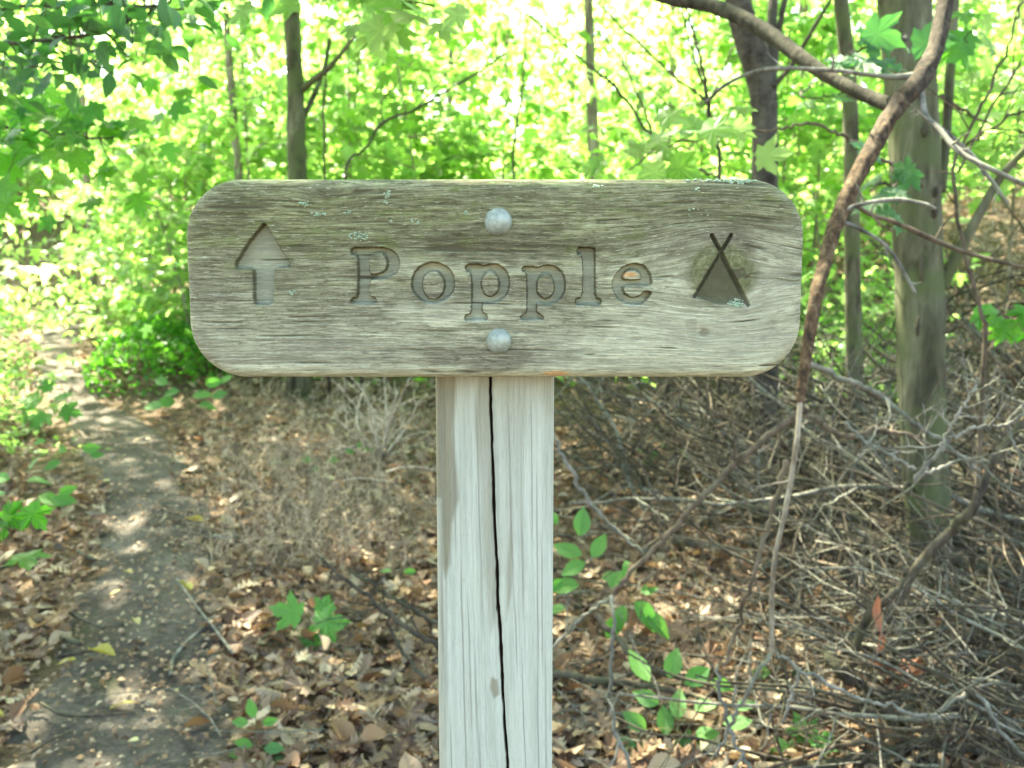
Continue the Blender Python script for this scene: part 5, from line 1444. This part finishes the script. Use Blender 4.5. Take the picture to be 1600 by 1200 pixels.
# fine dead twigs between the branches: one mass nobody could count
g = Geo()
for i in range(1000):
    px = random.uniform(980, 1680); py = random.uniform(560, 1230)
    if random.random() > .2 + .8 * (px - 980) / 700: continue
    if px < 1280 and py > 820: continue
    c_ = G(px, py) + [0, 0, random.uniform(0, .35)]
    a = math.pi - random.uniform(-1.2, 1.2); L = random.uniform(.12, .4)
    v = np.array([math.cos(a), math.sin(a), random.uniform(-.4, .8)]); b_ = RNG.normal(0, .3, 3)
    q = [c_ + v * L * t + b_ * L * t * t for t in (0, .35, .7, 1)]
    g.tube(q, np.linspace(.0024, .0009, 4) * random.uniform(.7, 1.4), 4, .5, False)
for i in range(420):
    px = random.uniform(280, 1350); py = random.uniform(640, 1200)
    c_ = G(px, py)
    if path_dist([c_[0]], [c_[1]])[0] < .9 and random.random() < .7: continue
    a = random.uniform(0, 6.28); L = random.uniform(.06, .3)
    v = np.array([math.cos(a), math.sin(a), random.uniform(-.02, .3)]); b_ = RNG.normal(0, .25, 3) * [1, 1, .3]
    q = [c_ + [0, 0, .03] + v * L * t + b_ * L * t * t for t in (0, .35, .7, 1)]
    g.tube(q, np.linspace(.0022, .0009, 4) * random.uniform(.7, 1.3), 4, .5, False)
o = link('fine_twigs', geo_data('fine_twigs', g, M['twig_grey'], True)); tag(o, 'mass of fine dead twigs caught in the brush pile', kind='stuff')

# dry stalks between trail and post
g = Geo()
for i in range(1300):
    px = random.gauss(490, 95); py = random.uniform(610, 900)
    if not 310 < px < 720: continue
    c_ = G(px, py); L = random.uniform(.06, .24)
    lean = RNG.normal(0, .5, 2)
    q = [c_ + np.array([lean[0] * L * t * t, lean[1] * L * t * t, L * t * (1 - .15 * t)]) for t in (0, .4, .75, 1)]
    g.tube(q, np.linspace(.0016, .0007, 4), 3, .5, False)
    for s_ in range(random.randint(2, 7)):
        t = random.choice((1, 2, 3)); v = RNG.normal(0, 1, 3); v /= np.linalg.norm(v); l2 = random.uniform(.01, .035)
        g.tube([q[t], q[t] + v * l2 * .6, q[t] + v * l2 + [0, 0, -.004]], [.0012, .0018, .0006], 3, .5, False)
o = link('dry_weeds', geo_data('dry_weeds', g, M['dry_stalk'])); tag(o, 'low brown dried weed stalks between the trail and the post', kind='stuff')
# pale dead shrub, sun dapples painted into its colour, under the left half of the sign
c0 = G(598, 715)
sh = thing('dead_shrub', 'straw-pale dead shrub with painted sun dapples under the sign left of the post', 'shrub', c0)
dsh = float(np.dot(c0 - CC, FW))
for (tx, ty) in ((528, 600), (546, 585), (570, 598), (600, 580), (622, 610), (640, 590), (655, 625), (520, 650), (585, 620), (612, 640), (500, 700), (660, 690), (560, 650), (635, 660)):
    tp = P(tx, ty, dsh + random.uniform(-.3, .3))
    q = smooth_path([c0, (c0 + tp) / 2 + RNG.normal(0, .04, 3), tp], 5)
    g = Geo(); r = np.linspace(.009, .0025, len(q)); g.tube(q, r, 5); twigs_on(g, q, r, 5, .2, .003, .3, 4)
    part('stem', g, M['twig_pale'], sh, True, c0)
for i in range(5):
    px = random.uniform(480, 660); py = random.uniform(690, 770); c_ = G(px, py)
    a = random.uniform(-.6, .6)
    q = smooth_path([c_ + [0, 0, .02], c_ + [.15 * math.cos(a), .15 * math.sin(a), .06], c_ + [.34 * math.cos(a), .34 * math.sin(a), .05]], 5)
    g = Geo(); r = np.linspace(.007, .003, len(q)); g.tube(q, r, 5); twigs_on(g, q, r, 3, .1, .002, .3)
    o = link('dead_branch', geo_data('dead_branch', g, M['twig_pale'], True, c_), None, c_); tag(o, 'pale stick lying in the dry weeds below the dead shrub', 'branch', 'pale sticks below the dead shrub')

# pale straw on the far slope right and on the bank left
g = Geo()
for i in range(900):
    if i % 4: px = random.uniform(1470, 1680); py = random.uniform(300, 600)
    else: px = random.uniform(-40, 150); py = random.uniform(400, 480)
    c_ = G(px, py); L = random.uniform(.15, .5); lean = RNG.normal(0, .5, 2)
    L *= .7
    q = [c_ + np.array([lean[0] * L * t * t * 1.6, lean[1] * L * t * t, L * t * (1 - .3 * t)]) for t in (0, .5, 1)]
    g.tube(q, np.array([.003, .0025, .001]), 3, .5, False)
o = link('dry_grass', geo_data('dry_grass', g, M['twig_pale'])); tag(o, 'pale dry grass on the slope behind the thick trunk and on the left bank', kind='stuff')

# dark green hummock beside the trail bend
g = Geo()
c0 = G(205, 610)
hm = thing('ground_cover_hummock', 'rounded dark green leafy hummock at the right of the trail bend', 'plant', c0)
n = 2600
a = RNG.random(n) * 6.283; q_ = np.sqrt(RNG.random(n))
hx, hy = .52 * q_ * np.cos(a), .75 * q_ * np.sin(a)
hz = .40 * np.sqrt(np.maximum(1 - q_ ** 2, 0)) * (.8 + .4 * vnoise(hx * 5, hy * 5, 4)) + RNG.normal(0, .025, n)
pos = np.column_stack([c0[0] + .05 + hx, c0[1] + .5 + hy, gz(c0[0] + .05 + hx, c0[1] + .5 + hy) + hz])
scatter(g, T_OV_L, pos, rots(RNG.random(n) * 6.283, RNG.normal(.1, .6, n), RNG.normal(0, .6, n)), RNG.uniform(.03, .065, n), RNG.random(n))
part('foliage', g, M['leaf'], hm, False, c0, 'stuff')

# ------------------------------------------------------------------ seedlings, every leaf its own part
def seedling(label, px, py, stem_top, kind, mat, leaves, stem_r=.0016, name='seedling', d=None):
    """leaves: (px, py, size px, heading, pitch) round the stem"""
    b = G(px, py) if d is None else None
    if b is None:
        q_ = P(px, py, d); b = on_ground(q_[0], q_[1])
    dd = float(np.dot(b - CC, FW))
    t = thing(name, label, 'seedling', b)
    tops = [P(*s, dd) for s in stem_top]
    g = Geo(); pts = [b + [0, 0, -.02]] + tops
    q = smooth_path(np.array(pts), 5); g.tube(q, np.linspace(stem_r * 1.4, stem_r * .7, len(q)), 5)
    lv = []
    for lx, ly, s, h_, p_ in leaves:
        c_ = P(lx, ly, dd + random.uniform(-.05, .03)); j = np.argmin(np.linalg.norm(q - c_, axis=1))
        g.tube([q[j], (q[j] + c_) / 2 + [0, 0, .006], c_], [stem_r * .7, stem_r * .6, stem_r * .5], 4, .5, False)
        lv.append((c_, s * dd / FPX, h_, p_))
    part('stem', g, M['stem_green'], t, True, b)
    for c_, s, h_, p_ in lv: put_leaf(t, b, kind, mat, c_, s * random.uniform(.72, 1.0), h_ + random.gauss(0, .15), p_ * .4, random.gauss(0, .25), lean=random.gauss(.8, .15))
PI = math.pi
seedling('ovate leaved seedling close to the right side of the post', 920, 1010, [(905, 930), (915, 880), (918, 850)], 'ovate', 'leaf_seed',
    [(905, 838, 62, -.1, .9), (910, 868, 62, 1.1, -.2), (925, 872, 55, -.6, .7), (915, 878, 55, 1.9, -.7), (905, 915, 58, 1.4, -.5), (880, 905, 40, 2.2, -.7), (885, 950, 45, 1.2, -.9), (940, 905, 40, -1.2, -.2), (955, 920, 48, -.5, .3), (870, 820, 26, .2, .8)])
seedling('pale ovate leaved seedling right of the post, behind the long slanting stick', 985, 1040, [(980, 980), (985, 935)], 'ovate', 'leaf_seed',
    [(975, 945, 48, 2.6, -.9), (990, 940, 60, -2.4, -.8), (1000, 925, 40, -1.4, .1), (965, 960, 50, 2.9, -1.2), (985, 905, 40, .4, .5), (1005, 960, 62, -2.2, -.7), (975, 905, 36, -.4, .6)])
seedling('broad clump of ovate leaves at the bottom edge right of the post', 1060, 1190, [(1060, 1150), (1060, 1110), (1065, 1060)], 'ovate', 'leaf_seed',
    [(1015, 1065, 60, .9, .2), (1045, 1060, 50, -.3, .8), (1070, 1070, 55, -1.0, -.3), (1030, 1100, 45, 1.2, -.2), (1085, 1110, 52, -1.2, .1), (1060, 1125, 55, .3, .6), (1010, 1140, 46, .8, .6), (995, 1165, 60, 1.6, -.2), (1040, 1150, 62, .1, .6), (1085, 1150, 52, -1.5, -.2), (1130, 1130, 62, -1.4, .1), (1000, 1200, 55, 1.2, .2), (1060, 1190, 58, -.4, .5), (1020, 1190, 48, .4, .7), (1150, 1110, 45, -1.3, .2), (1080, 1185, 50, -1.0, .4), (1110, 1065, 40, -1.8, .2)])
seedling('small bright lobed maple seedling at the bottom right', 1262, 1195, [(1258, 1170), (1262, 1155)], 'maple', 'leaf_seed', [(1262, 1158, 62, .3, .5), (1245, 1175, 60, 1.6, -.2), (1275, 1170, 55, -1.0, -.1), (1255, 1190, 55, 2.8, -.6)])
seedling('two-leaved lobed maple seedling in the litter between trail and post', 480, 1010, [(485, 985), (482, 965)], 'maple', 'leaf_seed', [(470, 962, 62, 1.3, .25), (492, 975, 64, -1.5, -.35), (480, 985, 66, -2.6, -.5), (500, 955, 36, -.8, .3)])
seedling('small ovate seedling at the bottom edge left of the post', 402, 1185, [(400, 1150), (400, 1120)], 'ovate', 'leaf_seed', [(398, 1122, 36, .3, .8), (388, 1130, 34, 1.4, 0), (410, 1130, 30, -1.3, .1), (395, 1165, 40, 1.5, -.2), (412, 1170, 36, -1.5, .2), (400, 1185, 40, 2.8, -.7), (380, 1185, 34, 1.2, .2), (425, 1190, 34, -1.6, 0)])
seedling('pale leafy seedling sprawling under the left end of the sign', 300, 655, [(295, 630), (290, 610)], 'ovate', 'leaf_seed', [(262, 600, 34, 1.0, .2), (280, 612, 40, 1.5, -.2), (300, 620, 44, -1.5, -.2), (275, 628, 40, 1.7, -.3), (320, 600, 30, -1.2, .2), (310, 632, 40, -1.7, -.2), (255, 635, 34, 1.4, 0), (330, 620, 30, -1, .2), (345, 600, 26, -.5, .4)])
seedling('lobed leafy seedling on the left verge beside the upper trail', 75, 690, [(78, 660), (72, 630)], 'maple', 'leaf_seed', [(60, 630, 42, 1.2, -.1), (85, 625, 44, -1.0, 0), (72, 645, 46, 2.9, -.6), (95, 640, 38, -1.8, -.3), (50, 645, 36, 1.8, -.3), (75, 612, 34, .2, .5), (62, 655, 34, 2.4, -.6)])
seedling('ovate leaved plant at the left edge by the trail, waist of the picture', 25, 800, [(30, 770), (28, 745)], 'ovate', 'leaf_seed', [(15, 750, 44, 1.2, -.1), (40, 752, 40, -1.2, 0), (60, 775, 46, -1.7, -.3), (10, 770, 40, 1.8, -.3), (80, 780, 40, -1.6, -.2), (45, 735, 34, -.5, .4), (92, 770, 30, -1.3, .1), (20, 790, 40, 2.5, -.4)])
seedling('low pale seedling on the left verge above the waist-high plant', 120, 740, [(118, 720), (116, 705)], 'ovate', 'leaf_seed', [(105, 705, 30, 1.3, 0), (128, 702, 34, -1.4, 0), (72, 690, 28, 1.4, .1), (140, 712, 28, -1.7, -.2), (95, 722, 30, 2.0, -.2), (116, 690, 24, .1, .6)])
seedling('tiny green sprout among the dry weeds left of the post', 622, 905, [(622, 895)], 'ovate', 'leaf_seed', [(612, 892, 20, 1.4, 0), (630, 895, 24, -1.4, 0)])
seedling('tiny bright sprout by the dead shrub under the sign', 560, 720, [(560, 712)], 'ovate', 'leaf_seed', [(552, 708, 20, 1.2, .3), (566, 706, 22, -1.2, .2), (560, 700, 16, 0, .7)])
seedling('bright green tuft in the brush right of the post below the sign', 1040, 725, [(1040, 712), (1042, 700)], 'ovate', 'leaf_seed', [(1010, 705, 24, 1.2, .2), (1030, 712, 26, 1.5, 0), (1050, 710, 26, -1.4, 0), (1065, 715, 24, -1.6, -.1), (1040, 700, 22, 0, .6), (1022, 718, 22, 2, -.2), (1068, 700, 20, -1, .4)])
seedling('faint green tuft among the dry weeds nearer the sign bottom', 500, 735, [(500, 722)], 'ovate', 'leaf_seed', [(488, 718, 22, 1.4, .1), (510, 720, 24, -1.4, .1), (498, 728, 22, 2.6, -.3)])
seedling('sprig of pale leaves among brush at the right of the bottom clump', 1215, 1075, [(1215, 1060), (1218, 1050)], 'ovate', 'leaf_seed', [(1205, 1052, 34, 1.4, 0), (1228, 1050, 36, -1.4, 0), (1215, 1070, 34, 2.8, -.4), (1235, 1065, 30, -2.1, -.2)])
